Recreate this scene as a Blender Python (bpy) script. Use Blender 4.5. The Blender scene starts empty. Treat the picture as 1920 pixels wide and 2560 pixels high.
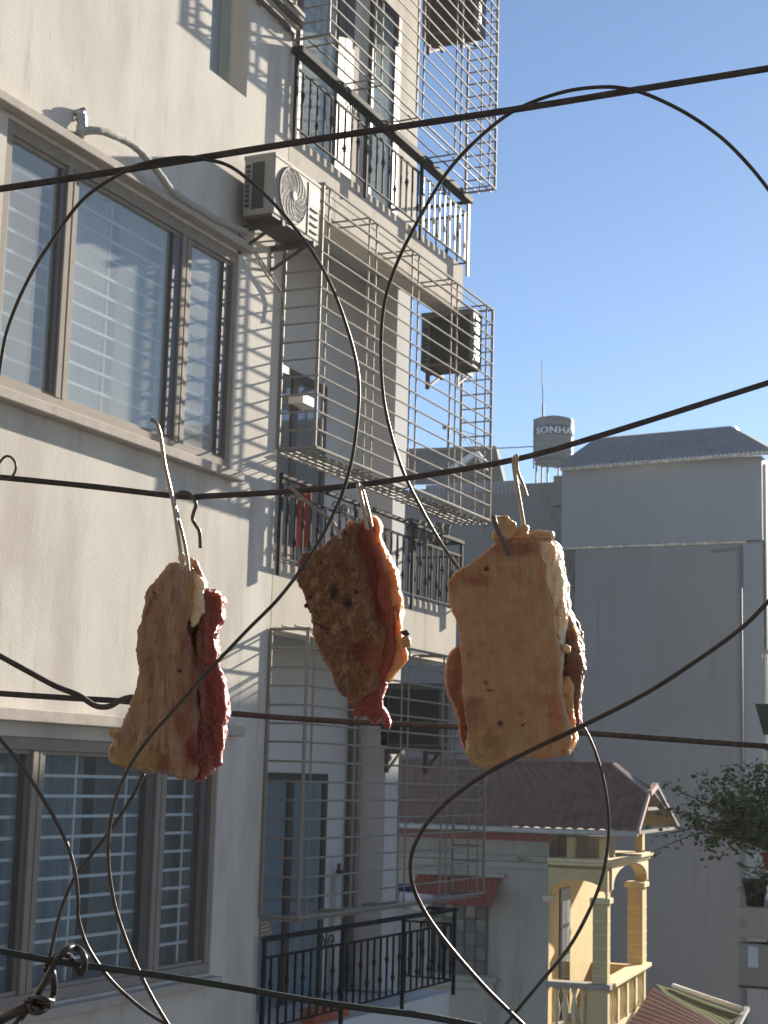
import bpy, bmesh, math, random
import numpy as np
from mathutils import Vector, Matrix, noise
random.seed(7)
scene = bpy.context.scene
COL = scene.collection

# ------------------------------------------------------------------ camera
# World frame: +X runs along the apartment facade away from the viewer, +Y into that
# building, +Z up; the viewer's eye is the origin, the lane is 10 m below.
F = 4090.0                      # focal length in pixels of a 1920 x 2560 frame
_vx = np.array([1910., 719., F]); _vx /= np.linalg.norm(_vx)
_vz = np.array([655., -25500., F]); _vz -= _vx * (_vz @ _vx); _vz /= np.linalg.norm(_vz)
_vy = np.cross(_vz, _vx)
RW = np.stack([_vx, _vy, _vz])

cam_d = bpy.data.cameras.new('camera'); cam = bpy.data.objects.new('camera', cam_d); COL.objects.link(cam)
cam_d.sensor_fit = 'HORIZONTAL'; cam_d.sensor_width = 36.0; cam_d.lens = 36.0 * F / 1920.0
cam_d.clip_start = 0.05; cam_d.clip_end = 3000.0
_r = RW @ np.array([1, 0, 0]); _u = RW @ np.array([0, -1, 0]); _b = -(RW @ np.array([0, 0, 1]))
cam.matrix_world = Matrix(((_r[0], _u[0], _b[0], 0), (_r[1], _u[1], _b[1], 0), (_r[2], _u[2], _b[2], 0), (0, 0, 0, 1)))
cam_d.dof.use_dof = True; cam_d.dof.focus_distance = 1.62; cam_d.dof.aperture_fstop = 64.0
scene.camera = cam

# ------------------------------------------------------------------ light
SUN = Vector((4.85, -1.0, 1.75)).normalized()
SUN_EL = math.asin(SUN.z); SUN_AZ = math.atan2(SUN.x, SUN.y)
world = bpy.data.worlds.new('World'); scene.world = world; world.use_nodes = True
nt = world.node_tree; bg = nt.nodes['Background']
sky = nt.nodes.new('ShaderNodeTexSky'); sky.sky_type = 'NISHITA'; sky.sun_disc = False
sky.sun_elevation = SUN_EL; sky.sun_rotation = SUN_AZ
sky.air_density = 0.80; sky.dust_density = 0.12; sky.ozone_density = 2.8; sky.altitude = 50.0
nt.links.new(sky.outputs[0], bg.inputs['Color']); bg.inputs['Strength'].default_value = 0.059
sun_d = bpy.data.lights.new('sun', 'SUN'); sun = bpy.data.objects.new('sun', sun_d); COL.objects.link(sun)
sun_d.energy = 5.0; sun_d.angle = math.radians(0.53); sun_d.color = (1.0, 0.895, 0.75)
sun.rotation_euler = SUN.to_track_quat('Z', 'Y').to_euler()
vs = scene.view_settings
vs.view_transform = 'Standard'; vs.look = 'None'; vs.gamma = 1.0; vs.use_curve_mapping = False; vs.exposure = 1.34
scene.cycles.max_bounces = 8; scene.cycles.transparent_max_bounces = 24

# ------------------------------------------------------------------ helpers: sight lines to points
def ray(px, py): return RW @ np.array([px - 960., py - 1280., F])
def at(px, py, depth):          # depth in metres along the optical axis
    d = ray(px, py); return Vector(d * (depth / F))
def onY(px, py, y): d = ray(px, py); return Vector(d * (y / d[1]))
def onX(px, py, x): d = ray(px, py); return Vector(d * (x / d[0]))

# ------------------------------------------------------------------ helpers: materials
def _n(nt, t, **kw):
    n = nt.nodes.new(t)
    for k, v in kw.items(): setattr(n, k, v)
    return n
def mat(name, col, rough=0.6, metal=0.0, var=0.12, scale=6.0, stretch=(1, 1, 1), bump=0.0, bscale=60.0,
        col2=None, c2_scale=1.5, c2_lo=0.5, c2_hi=0.7, spec=0.5, sss=0.0, sss_r=(0.01, 0.004, 0.002), coat=0.0, col3=None, c3_scale=40.0, c3_lo=0.6, c3_hi=0.68,
        stretch2=(1, 1, 1), stretch3=(1, 1, 1), bdist=0.01, rvar=0.0, distort=0.0, tissue=False):
    m = bpy.data.materials.new(name); m.use_nodes = True
    t = m.node_tree; P = t.nodes['Principled BSDF']; L = t.links.new
    tc = _n(t, 'ShaderNodeTexCoord')
    def nz(sc, st, det=6.0, rg=0.6):
        mp = _n(t, 'ShaderNodeMapping'); mp.inputs['Scale'].default_value = st
        L(tc.outputs['Object'], mp.inputs['Vector'])
        n = _n(t, 'ShaderNodeTexNoise'); n.inputs['Scale'].default_value = sc; n.inputs['Detail'].default_value = det
        n.inputs['Roughness'].default_value = rg; n.inputs['Distortion'].default_value = distort
        L(mp.outputs[0], n.inputs['Vector']); return n
    n1 = nz(scale, stretch)
    cr = _n(t, 'ShaderNodeValToRGB'); e = cr.color_ramp.elements
    e[0].position = 0.3; e[1].position = 0.7
    lo = [max(0, c * (1 - var)) for c in col]; hi = [min(1, c * (1 + var)) for c in col]
    e[0].color = (*lo, 1); e[1].color = (*hi, 1)
    L(n1.outputs['Fac'], cr.inputs[0]); out = cr.outputs[0]
    def layer(out, c, sc, st, lo, hi):
        n2 = nz(sc, st); r = _n(t, 'ShaderNodeMapRange'); r.inputs['From Min'].default_value = lo; r.inputs['From Max'].default_value = hi
        r.interpolation_type = 'SMOOTHSTEP'
        L(n2.outputs['Fac'], r.inputs[0])
        mx = _n(t, 'ShaderNodeMix', data_type='RGBA'); L(r.outputs[0], mx.inputs['Factor']); L(out, mx.inputs['A']); mx.inputs['B'].default_value = (*c, 1)
        return mx.outputs['Result']
    if col2: out = layer(out, col2, c2_scale, stretch2, c2_lo, c2_hi)
    if col3: out = layer(out, col3, c3_scale, stretch3, c3_lo, c3_hi)
    if tissue:      # pigment patches of the meat, stored on the mesh
        at_ = _n(t, 'ShaderNodeAttribute', attribute_name='tissue'); n5 = nz(140.0, (1.6, 1.6, 0.5)); 
        ma = _n(t, 'ShaderNodeMath', operation='MULTIPLY_ADD'); L(n5.outputs['Fac'], ma.inputs[0]); ma.inputs[1].default_value = 1.6; ma.inputs[2].default_value = -0.8
        ad = _n(t, 'ShaderNodeMath', operation='ADD'); L(at_.outputs['Alpha'], ad.inputs[0]); L(ma.outputs[0], ad.inputs[1])
        m0 = _n(t, 'ShaderNodeMath', operation='MULTIPLY', use_clamp=True); L(ad.outputs[0], m0.inputs[0]); L(at_.outputs['Alpha'], m0.inputs[1])
        m1_ = _n(t, 'ShaderNodeMath', operation='MULTIPLY', use_clamp=True); L(m0.outputs[0], m1_.inputs[0]); m1_.inputs[1].default_value = 1.7
        mx = _n(t, 'ShaderNodeMix', data_type='RGBA'); L(m1_.outputs[0], mx.inputs['Factor']); L(out, mx.inputs['A']); L(at_.outputs['Color'], mx.inputs['B']); out = mx.outputs['Result']
    L(out, P.inputs['Base Color'])
    P.inputs['Roughness'].default_value = rough; P.inputs['Metallic'].default_value = metal
    P.inputs['Specular IOR Level'].default_value = spec
    if rvar:
        n4 = nz(scale * 2.3, stretch); r4 = _n(t, 'ShaderNodeMapRange'); r4.inputs['To Min'].default_value = max(0.03, rough - rvar); r4.inputs['To Max'].default_value = min(1, rough + rvar)
        L(n4.outputs['Fac'], r4.inputs[0]); L(r4.outputs[0], P.inputs['Roughness'])
    if sss:
        P.inputs['Subsurface Weight'].default_value = sss; P.inputs['Subsurface Radius'].default_value = sss_r; P.inputs['Subsurface Scale'].default_value = 1.0
    if coat:
        P.inputs['Coat Weight'].default_value = coat; P.inputs['Coat Roughness'].default_value = 0.12
    if bump:
        n3 = nz(bscale, stretch if bscale < 0 else (1, 1, 1), 5.0)
        b = _n(t, 'ShaderNodeBump'); b.inputs['Strength'].default_value = bump; b.inputs['Distance'].default_value = bdist
        L(n3.outputs['Fac'], b.inputs['Height']); L(b.outputs[0], P.inputs['Normal'])
        if coat: L(b.outputs[0], P.inputs['Coat Normal'])
    return m

def glass(name, tint=(0.9, 0.95, 0.97), dust=0.06, dustcol=(0.75, 0.78, 0.78), ior=1.5):
    m = bpy.data.materials.new(name); m.use_nodes = True; t = m.node_tree; L = t.links.new
    for n in list(t.nodes): t.nodes.remove(n)
    o = _n(t, 'ShaderNodeOutputMaterial'); tr = _n(t, 'ShaderNodeBsdfTransparent'); tr.inputs[0].default_value = (*tint, 1)
    gl = _n(t, 'ShaderNodeBsdfGlossy'); gl.inputs['Roughness'].default_value = 0.02
    fr = _n(t, 'ShaderNodeFresnel'); ge = _n(t, 'ShaderNodeNewGeometry'); im = _n(t, 'ShaderNodeMix')   # a pane reflects alike from both of its faces
    im.inputs['A'].default_value = ior; im.inputs['B'].default_value = 1.0 / ior
    L(ge.outputs['Backfacing'], im.inputs['Factor']); L(im.outputs['Result'], fr.inputs['IOR'])
    mx = _n(t, 'ShaderNodeMixShader'); L(fr.outputs[0], mx.inputs[0]); L(tr.outputs[0], mx.inputs[1]); L(gl.outputs[0], mx.inputs[2])
    df = _n(t, 'ShaderNodeBsdfDiffuse'); df.inputs[0].default_value = (*dustcol, 1)
    tc = _n(t, 'ShaderNodeTexCoord'); nz = _n(t, 'ShaderNodeTexNoise'); nz.inputs['Scale'].default_value = 1.3; nz.inputs['Detail'].default_value = 7
    L(tc.outputs['Object'], nz.inputs['Vector'])
    r = _n(t, 'ShaderNodeMapRange'); r.inputs['From Min'].default_value = 0.3; r.inputs['From Max'].default_value = 0.75
    r.inputs['To Min'].default_value = dust * 0.75; r.inputs['To Max'].default_value = dust * 1.25; L(nz.outputs['Fac'], r.inputs[0])
    m2 = _n(t, 'ShaderNodeMixShader'); L(r.outputs[0], m2.inputs[0]); L(mx.outputs[0], m2.inputs[1]); L(df.outputs[0], m2.inputs[2])
    L(m2.outputs[0], o.inputs[0]); return m

M = {}
M['plaster'] = mat('plaster', (0.65, 0.612, 0.545), 0.9, var=0.09, scale=2.2, stretch=(1, 1, 0.35), bump=0.25, bscale=45, bdist=0.006,
                   col2=(0.50, 0.455, 0.40), c2_scale=1.3, c2_lo=0.42, c2_hi=0.72, stretch2=(1.6, 1.6, 0.45),
                   col3=(0.43, 0.39, 0.34), c3_scale=5.0, c3_lo=0.55, c3_hi=0.82, stretch3=(2.0, 2.0, 0.16), spec=0.2)
M['ledge'] = mat('ledge_plaster', (0.47, 0.42, 0.37), 0.9, var=0.10, scale=9, bump=0.3, bscale=70, bdist=0.005, col2=(0.35, 0.30, 0.27), c2_scale=5, c2_lo=0.55, c2_hi=0.75, spec=0.2)
M['concrete'] = mat('slab_render', (0.56, 0.505, 0.43), 0.9, var=0.08, scale=3, stretch=(1, 1, 0.4), bump=0.25, bscale=50, bdist=0.006,
                    col2=(0.38, 0.33, 0.28), c2_scale=2.6, c2_lo=0.52, c2_hi=0.75, stretch2=(2.2, 2.2, 0.4), spec=0.2)
M['inner'] = mat('loggia_paint', (0.55, 0.56, 0.56), 0.85, var=0.05, scale=2, spec=0.2)
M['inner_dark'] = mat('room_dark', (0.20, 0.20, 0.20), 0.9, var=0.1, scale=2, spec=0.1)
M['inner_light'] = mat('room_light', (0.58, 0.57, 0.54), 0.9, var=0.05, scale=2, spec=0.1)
M['frame'] = mat('window_frame', (0.30, 0.27, 0.235), 0.75, var=0.08, scale=8, bump=0.05, bscale=90, spec=0.10)
M['frame_dark'] = mat('window_sash', (0.10, 0.095, 0.095), 0.4, var=0.1, scale=8, spec=0.4)
M['frame_brown'] = mat('door_frame', (0.075, 0.068, 0.064), 0.45, var=0.1, scale=8, spec=0.4)
M['glass'] = glass('window_glass', dust=0.23, dustcol=(0.82, 0.84, 0.80), ior=1.75)
M['glass_dark'] = glass('shaded_glass', tint=(0.90, 0.95, 0.97), dust=0.04, ior=1.5)
M['glass_door'] = glass('door_glass', tint=(0.85, 0.92, 0.92), dust=0.30, dustcol=(0.55, 0.60, 0.58), ior=1.6)
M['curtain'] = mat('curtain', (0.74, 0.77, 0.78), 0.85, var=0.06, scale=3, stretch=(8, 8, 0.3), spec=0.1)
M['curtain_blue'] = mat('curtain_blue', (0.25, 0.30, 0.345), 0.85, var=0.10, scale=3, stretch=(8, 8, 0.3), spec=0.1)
M['grille'] = mat('grille_white', (0.82, 0.82, 0.80), 0.5, var=0.04)
M['bar'] = mat('cage_steel', (0.27, 0.245, 0.21), 0.6, var=0.25, scale=14, col2=(0.22, 0.13, 0.08), c2_scale=9, c2_lo=0.58, c2_hi=0.74, spec=0.25, bump=0.1, bscale=120)
M['bar_dark'] = mat('dark_steel', (0.10, 0.098, 0.10), 0.4, var=0.15, scale=12, metal=0.3)
M['iron'] = mat('black_iron', (0.028, 0.030, 0.035), 0.7, var=0.2, scale=12, spec=0.06)
M['glare_iron'] = mat('railing_sun_glare', (0.50, 0.48, 0.43), 0.45, var=0.1, scale=12)  # sun glare on the upper railing's far end, put into the colour
M['ac_white'] = mat('ac_casing', (0.36, 0.345, 0.31), 0.65, var=0.06, scale=5, spec=0.15, bump=0.03, bscale=150, col2=(0.45, 0.42, 0.38), c2_scale=4, c2_lo=0.6, c2_hi=0.85)
M['ac_shade'] = mat('ac_casing_shade', (0.17, 0.175, 0.18), 0.65, var=0.08, scale=5, spec=0.15)  # darker copy of the casing colour, carrying the shade on balcony-end units
M['ac_grey'] = mat('ac_grille', (0.15, 0.147, 0.135), 0.6, var=0.08, scale=10)
M['ac_ring'] = mat('ac_wires', (0.20, 0.195, 0.18), 0.6, var=0.05)
M['ac_coil'] = mat('ac_coil', (0.045, 0.048, 0.052), 0.5, var=0.25, scale=60, stretch=(1, 1, 8), metal=0.3)
M['sticker'] = mat('ac_sticker', (0.62, 0.70, 0.78), 0.4, var=0.04)
M['rust'] = mat('rusty_bracket', (0.09, 0.075, 0.065), 0.7, var=0.3, scale=20)
M['hub'] = mat('fan_hub', (0.62, 0.62, 0.60), 0.4, var=0.03)
M['insul'] = mat('pipe_insulation', (0.42, 0.41, 0.36), 0.85, var=0.18, scale=60, bump=0.6, bscale=180, bdist=0.01)
M['tape'] = mat('silver_tape', (0.45, 0.46, 0.47), 0.3, var=0.4, scale=60, metal=0.7, bump=0.6, bscale=120)
M['pvc'] = mat('pvc_pipe', (0.16, 0.14, 0.125), 0.6, var=0.15, scale=6)
M['pipe_white'] = mat('pipe_white', (0.62, 0.62, 0.60), 0.5, var=0.05)
M['white_paint'] = mat('white_wall_paint', (0.66, 0.66, 0.66), 0.9, var=0.05, scale=2.0, stretch=(1, 1, 0.4), bump=0.2, bscale=45, bdist=0.005, spec=0.2)
M['red_cloth'] = mat('red_cloth', (0.36, 0.07, 0.06), 0.9, var=0.25, scale=12, spec=0.1)
M['white_cloth'] = mat('white_cloth', (0.70, 0.66, 0.68), 0.9, var=0.1, scale=12, spec=0.1)
M['grey_cloth'] = mat('grey_cloth', (0.16, 0.17, 0.15), 0.9, var=0.25, scale=10, spec=0.1)
M['blue_plastic'] = mat('blue_plastic', (0.03, 0.12, 0.42), 0.35, var=0.08)
M['terracotta'] = mat('terracotta', (0.42, 0.13, 0.06), 0.8, var=0.15, scale=12, bump=0.2)
M['yellow'] = mat('yellow_wall', (0.62, 0.48, 0.25), 0.85, var=0.08, scale=3, bump=0.2, bscale=40, bdist=0.01, col2=(0.45, 0.34, 0.18), c2_scale=3, c2_lo=0.6, c2_hi=0.8, spec=0.2)
M['yellow_trim'] = mat('yellow_trim', (0.72, 0.61, 0.375), 0.85, var=0.09, scale=5, spec=0.2)
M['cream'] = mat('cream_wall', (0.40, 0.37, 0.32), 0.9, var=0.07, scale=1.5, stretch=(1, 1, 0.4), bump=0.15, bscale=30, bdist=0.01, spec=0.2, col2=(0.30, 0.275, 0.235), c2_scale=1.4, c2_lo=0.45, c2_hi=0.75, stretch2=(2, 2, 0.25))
M['cornice'] = mat('cornice_stone', (0.36, 0.33, 0.28), 0.9, var=0.15, scale=8, col2=(0.15, 0.14, 0.12), c2_scale=4, c2_lo=0.55, c2_hi=0.75, spec=0.2)
M['roof_red'] = mat('maroon_sheet', (0.20, 0.098, 0.070), 0.7, var=0.2, scale=3, col2=(0.11, 0.058, 0.050), c2_scale=2.5, c2_lo=0.5, c2_hi=0.75, spec=0.08)
M['roof_trim'] = mat('roof_trim', (0.42, 0.27, 0.22), 0.5, var=0.08)
M['red_band'] = mat('red_band', (0.27, 0.04, 0.045), 0.5, var=0.12, scale=4)
M['gutter'] = mat('gutter_zinc', (0.36, 0.34, 0.32), 0.45, var=0.15, metal=0.4, scale=4)
M['awning_red'] = mat('awning_red', (0.30, 0.066, 0.048), 0.75, var=0.2, scale=5, spec=0.08)
M['roof_dull'] = mat('dull_maroon_sheet', (0.095, 0.036, 0.031), 0.9, var=0.25, scale=1.5, spec=0.05)
M['under'] = mat('roof_underside', (0.13, 0.10, 0.06), 0.8, var=0.15, scale=5)
M['door_white'] = mat('door_white', (0.70, 0.68, 0.64), 0.6, var=0.05)
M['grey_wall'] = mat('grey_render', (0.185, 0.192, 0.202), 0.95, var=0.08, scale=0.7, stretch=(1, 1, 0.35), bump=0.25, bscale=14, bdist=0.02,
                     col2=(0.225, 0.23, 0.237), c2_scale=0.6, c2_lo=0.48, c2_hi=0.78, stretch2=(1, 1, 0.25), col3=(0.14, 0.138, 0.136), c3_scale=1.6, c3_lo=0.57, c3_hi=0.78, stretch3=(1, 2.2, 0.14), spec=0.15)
M['sheet'] = mat('grey_sheet', (0.215, 0.235, 0.265), 0.7, var=0.06, scale=0.8, stretch=(1, 1, 0.3), spec=0.12)
M['roof_blue'] = mat('blue_sheet', (0.155, 0.18, 0.205), 0.8, var=0.1, scale=1.5, spec=0.08)
M['gable_white'] = mat('gable_white', (0.75, 0.74, 0.70), 0.6, var=0.04)
M['eave_stain'] = mat('stained_eave', (0.38, 0.34, 0.29), 0.8, var=0.3, scale=7, col2=(0.66, 0.60, 0.50), c2_scale=6, c2_lo=0.5, c2_hi=0.6)
M['old_wall'] = mat('old_grey_wall', (0.155, 0.16, 0.165), 0.95, var=0.14, scale=0.8, stretch=(1, 1, 0.3), bump=0.3, bscale=10, bdist=0.02,
                    col2=(0.07, 0.07, 0.072), c2_scale=1.1, c2_lo=0.56, c2_hi=0.72, stretch2=(1, 1.2, 0.35), spec=0.15)
M['roof_green'] = mat('green_sheet', (0.12, 0.135, 0.06), 0.85, var=0.2, scale=2, spec=0.06)
M['roof_dk'] = mat('dark_roof', (0.045, 0.052, 0.060), 0.8, var=0.12, scale=1.2)
M['steel_tank'] = mat('tank_steel', (0.15, 0.16, 0.165), 0.45, var=0.25, scale=3, stretch=(1, 1, 5), metal=0.15, spec=0.25)
M['tank_blue'] = mat('tank_band', (0.014, 0.034, 0.10), 0.5, var=0.05)
M['tank_letter'] = mat('tank_letters', (0.62, 0.66, 0.70), 0.5, var=0.02)
M['mast'] = mat('mast_grey', (0.10, 0.11, 0.12), 0.6)
M['asphalt'] = mat('lane_concrete', (0.20, 0.195, 0.185), 0.95, var=0.15, scale=1.0, bump=0.3, bscale=20)
M['brick_wall'] = mat('neighbour_render', (0.42, 0.39, 0.35), 0.95, var=0.08, scale=1.0, stretch=(1, 1, 0.4))
M['low_bounce'] = mat('low_bounce_wall', (0.085, 0.072, 0.060), 0.8, var=0.2, scale=6)  # kept dark so the unseen house bounces little light onto the meat
M['leaf'] = mat('leaf', (0.10, 0.125, 0.045), 0.65, var=0.55, scale=9, spec=0.12, sss=0.0)
M['twig'] = mat('twig', (0.10, 0.085, 0.06), 0.85, var=0.2, scale=20)
M['pot_black'] = mat('pot_black', (0.035, 0.035, 0.035), 0.5)
M['awning_green'] = mat('awning_green', (0.012, 0.032, 0.028), 0.5)
M['line'] = mat('clothesline_sheath', (0.065, 0.060, 0.066), 0.6, var=0.35, scale=90, bump=0.5, bscale=350, bdist=0.002, spec=0.4)
M['line_green'] = mat('green_rope', (0.030, 0.042, 0.042), 0.55, var=0.2, scale=90, bump=0.5, bscale=350, bdist=0.002, spec=0.4)
M['wire'] = mat('black_wire', (0.036, 0.032, 0.035), 0.4, var=0.4, scale=60, bump=0.25, bscale=300, bdist=0.0015, spec=0.6)
M['hook'] = mat('steel_hook', (0.33, 0.30, 0.26), 0.33, var=0.15, scale=60, metal=0.85, bump=0.15, bscale=300, bdist=0.001)
M['hook_dull'] = mat('hook_plastic', (0.10, 0.085, 0.08), 0.4, var=0.15, scale=60, spec=0.5)
R1 = (0.014, 0.0045, 0.0020); R2 = (0.013, 0.0065, 0.003)
M['skin'] = mat('pork_skin', (0.43, 0.275, 0.165), 0.33, var=0.14, scale=35, col2=(0.37, 0.185, 0.110), c2_scale=24, c2_lo=0.46, c2_hi=0.74, distort=0.6,
                col3=(0.52, 0.385, 0.24), c3_scale=150, c3_lo=0.52, c3_hi=0.74, stretch3=(2.0, 2.0, 0.12), sss=0.4, sss_r=R2, coat=0.12, bump=0.55, bscale=260, bdist=0.004, rvar=0.15, tissue=True)
M['fat'] = mat('pork_fat', (0.42, 0.290, 0.205), 0.32, var=0.26, scale=55, stretch=(2.0, 2.0, 0.28), col2=(0.28, 0.130, 0.098), c2_scale=38, c2_lo=0.46, c2_hi=0.68, stretch2=(1.7, 1.7, 0.26), distort=2.4,
               col3=(0.52, 0.42, 0.30), c3_scale=70, c3_lo=0.55, c3_hi=0.68, stretch3=(2.2, 2.2, 0.16), sss=0.28, sss_r=R2, coat=0.15, bump=0.7, bscale=210, bdist=0.004, rvar=0.15, tissue=True)
M['fat_wet'] = mat('pork_fat_wet', (0.84, 0.74, 0.55), 0.20, var=0.12, scale=90, stretch=(2.2, 2.2, 0.3), col2=(0.62, 0.33, 0.19), c2_scale=95, c2_lo=0.56, c2_hi=0.68, stretch2=(2.5, 2.5, 0.10),
                   sss=0.22, sss_r=R2, coat=0.8, bump=1.0, bscale=260, bdist=0.004, tissue=True)
M['lean'] = mat('pork_lean', (0.29, 0.065, 0.055), 0.24, var=0.35, scale=60, stretch=(2, 2, 0.3), col2=(0.36, 0.19, 0.14), c2_scale=85, c2_lo=0.58, c2_hi=0.72, stretch2=(2.2, 2.2, 0.16), distort=1.2,
                sss=0.5, sss_r=R1, coat=0.8, bump=1.0, bscale=170, bdist=0.005, tissue=True)
M['flap'] = mat('pork_pink_flap', (0.36, 0.185, 0.125), 0.4, var=0.25, scale=45, stretch=(2, 2, 0.5), col2=(0.26, 0.075, 0.055), c2_scale=40, c2_lo=0.5, c2_hi=0.65, distort=1.0, sss=0.5, sss_r=R1, coat=0.2, bump=0.7, bscale=190, bdist=0.005, tissue=True)
M['brown'] = mat('pork_cured', (0.27, 0.150, 0.095), 0.32, var=0.35, scale=70, stretch=(1.4, 1.4, 0.7), col2=(0.46, 0.315, 0.20), c2_scale=95, c2_lo=0.49, c2_hi=0.63, stretch2=(1.8, 1.8, 0.8), distort=1.2,
                 col3=(0.09, 0.045, 0.032), c3_scale=60, c3_lo=0.57, c3_hi=0.72, sss=0.22, sss_r=R1, coat=0.15, bump=1.0, bscale=200, bdist=0.007, tissue=True)
M['red_layer'] = mat('pork_red_layer', (0.30, 0.050, 0.022), 0.36, var=0.3, scale=60, stretch=(1.5, 1.5, 0.3), distort=0.8, sss=0.75, sss_r=(0.022, 0.005, 0.002), coat=0.25, bump=0.5, bscale=190, bdist=0.004, tissue=True)
M['rim'] = mat('pork_amber_rim', (0.62, 0.38, 0.16), 0.30, var=0.2, scale=60, col2=(0.38, 0.14, 0.06), c2_scale=55, c2_lo=0.55, c2_hi=0.70, distort=0.8, sss=0.75, sss_r=(0.018, 0.008, 0.003), coat=0.45, bump=0.8, bscale=220, bdist=0.005, tissue=True)
M['scrap'] = mat('pork_scrap', (0.58, 0.42, 0.24), 0.35, var=0.25, scale=80, col2=(0.40, 0.23, 0.14), c2_scale=70, c2_lo=0.5, c2_hi=0.65, sss=0.45, sss_r=(0.009, 0.0065, 0.004), coat=0.3, bump=0.7, bscale=260, bdist=0.004)
M['pepper'] = mat('peppercorn', (0.05, 0.025, 0.02), 0.6, var=0.3, scale=300)

# ------------------------------------------------------------------ helpers: meshes
class MB:
    def __init__(s): s.v = []; s.f = []; s.sm = []
    def _add(s, vs_, fs, smooth=False):
        o = len(s.v); s.v += [tuple(p) for p in vs_]; s.f += [tuple(i + o for i in f) for f in fs]; s.sm += [smooth] * len(fs); return s
    def box(s, x0, x1, y0, y1, z0, z1):
        return s._add([(x0, y0, z0), (x1, y0, z0), (x1, y1, z0), (x0, y1, z0), (x0, y0, z1), (x1, y0, z1), (x1, y1, z1), (x0, y1, z1)],
                      [(0, 3, 2, 1), (4, 5, 6, 7), (0, 1, 5, 4), (1, 2, 6, 5), (2, 3, 7, 6), (3, 0, 4, 7)])
    def obox(s, o, a, b, c):      # corner + three edge vectors
        o, a, b, c = Vector(o), Vector(a), Vector(b), Vector(c)
        P = [o, o + a, o + a + b, o + b]; P += [p + c for p in P]
        fl = a.cross(b).dot(c) < 0
        fs = [(0, 3, 2, 1), (4, 5, 6, 7), (0, 1, 5, 4), (1, 2, 6, 5), (2, 3, 7, 6), (3, 0, 4, 7)]
        if fl: fs = [tuple(reversed(f)) for f in fs]
        return s._add(P, fs)
    def beam(s, p, q, w, h, up=(0, 0, 1)):
        p, q = Vector(p), Vector(q); d = (q - p); dn = d.normalized(); up = Vector(up)
        x = dn.cross(up)
        if x.length < 1e-4: x = dn.cross(Vector((1, 0, 0)))
        x.normalize(); y = x.cross(dn).normalized()
        return s.obox(p - x * w / 2 - y * h / 2, d, x * w, y * h)
    def prism(s, poly, ext):
        n = len(poly); P = [Vector(p) for p in poly]; e = Vector(ext); V = P + [p + e for p in P]
        nrm = Vector((0, 0, 0))
        for i in range(n): nrm += P[i].cross(P[(i + 1) % n])
        f1 = tuple(range(n)); f2 = tuple(range(2 * n - 1, n - 1, -1)); sd = [(i, i + n, (i + 1) % n + n, (i + 1) % n) for i in range(n)]
        fs = [f1, f2] + sd
        if nrm.dot(e) > 0: fs = [tuple(reversed(f)) for f in fs]
        return s._add(V, fs)
    def tube(s, path, r, n=8, cap=True, smooth=True):
        P = [Vector(p) for p in path]; N = len(P); rr = r if hasattr(r, '__len__') else [r] * N
        T = [(P[min(i + 1, N - 1)] - P[max(i - 1, 0)]).normalized() for i in range(N)]
        u = T[0].orthogonal().normalized(); V = []
        for i in range(N):
            u = (u - T[i] * u.dot(T[i])); u = u.normalized() if u.length > 1e-6 else T[i].orthogonal().normalized()
            w = T[i].cross(u)
            for k in range(n):
                a = 2 * math.pi * k / n; V.append(P[i] + (u * math.cos(a) + w * math.sin(a)) * rr[i])
        fs = [(i * n + k, i * n + (k + 1) % n, (i + 1) * n + (k + 1) % n, (i + 1) * n + k) for i in range(N - 1) for k in range(n)]
        s._add(V, fs, smooth)
        if cap:
            o = len(s.v) - len(V); s.f += [tuple(o + k for k in reversed(range(n))), tuple(o + (N - 1) * n + k for k in range(n))]; s.sm += [False, False]
        return s
    def lathe(s, c, prof, n=16, axis=(0, 0, 1), smooth=True):   # prof: (radius, along)
        ax = Vector(axis).normalized(); u = ax.orthogonal().normalized(); w = ax.cross(u); c = Vector(c); V = []
        for r, h in prof:
            for k in range(n):
                a = 2 * math.pi * k / n; V.append(c + ax * h + (u * math.cos(a) + w * math.sin(a)) * max(r, 1e-5))
        m = len(prof)
        fs = [(i * n + k, i * n + (k + 1) % n, (i + 1) * n + (k + 1) % n, (i + 1) * n + k) for i in range(m - 1) for k in range(n)]
        s._add(V, fs, smooth); o = len(s.v) - len(V)
        s.f += [tuple(o + k for k in reversed(range(n))), tuple(o + (m - 1) * n + k for k in range(n))]; s.sm += [False, False]
        return s
    def grid(s, pts, smooth=True):   # 2D list
        h, w = len(pts), len(pts[0]); V = [p for r in pts for p in r]
        return s._add(V, [(i * w + j, i * w + j + 1, (i + 1) * w + j + 1, (i + 1) * w + j) for i in range(h - 1) for j in range(w - 1)], smooth)
    def mesh(s, name, m):
        me = bpy.data.meshes.new(name); me.from_pydata(s.v, [], s.f); me.materials.append(m)
        me.polygons.foreach_set('use_smooth', s.sm); me.update(); return me
    def build(s, name, m, parent=None, bevel=0.0):
        o = bpy.data.objects.new(name, s.mesh(name, m)); COL.objects.link(o)
        if parent: put(o, parent)
        if bevel:
            b = o.modifiers.new('bevel', 'BEVEL'); b.width = bevel; b.segments = 2; b.limit_method = 'ANGLE'; b.angle_limit = math.radians(40)
        return o
WP = {}
def wloc(o): return WP.get(o.name, Vector((0, 0, 0)))
def put(o, parent, pos=(0, 0, 0)):         # parent without moving: pos is the child's world position
    o.parent = parent; pos = Vector(pos); o.location = pos - wloc(parent); WP[o.name] = pos
def tag(o, label, cat, group=None):
    o['label'] = label; o['category'] = cat
    if group: o['group'] = group
    return o
def thing(name, label, cat, loc=(0, 0, 0), group=None):
    o = bpy.data.objects.new(name, None); COL.objects.link(o); o.location = loc; WP[o.name] = Vector(loc); o.empty_display_size = 0.2
    return tag(o, label, cat, group)
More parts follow.
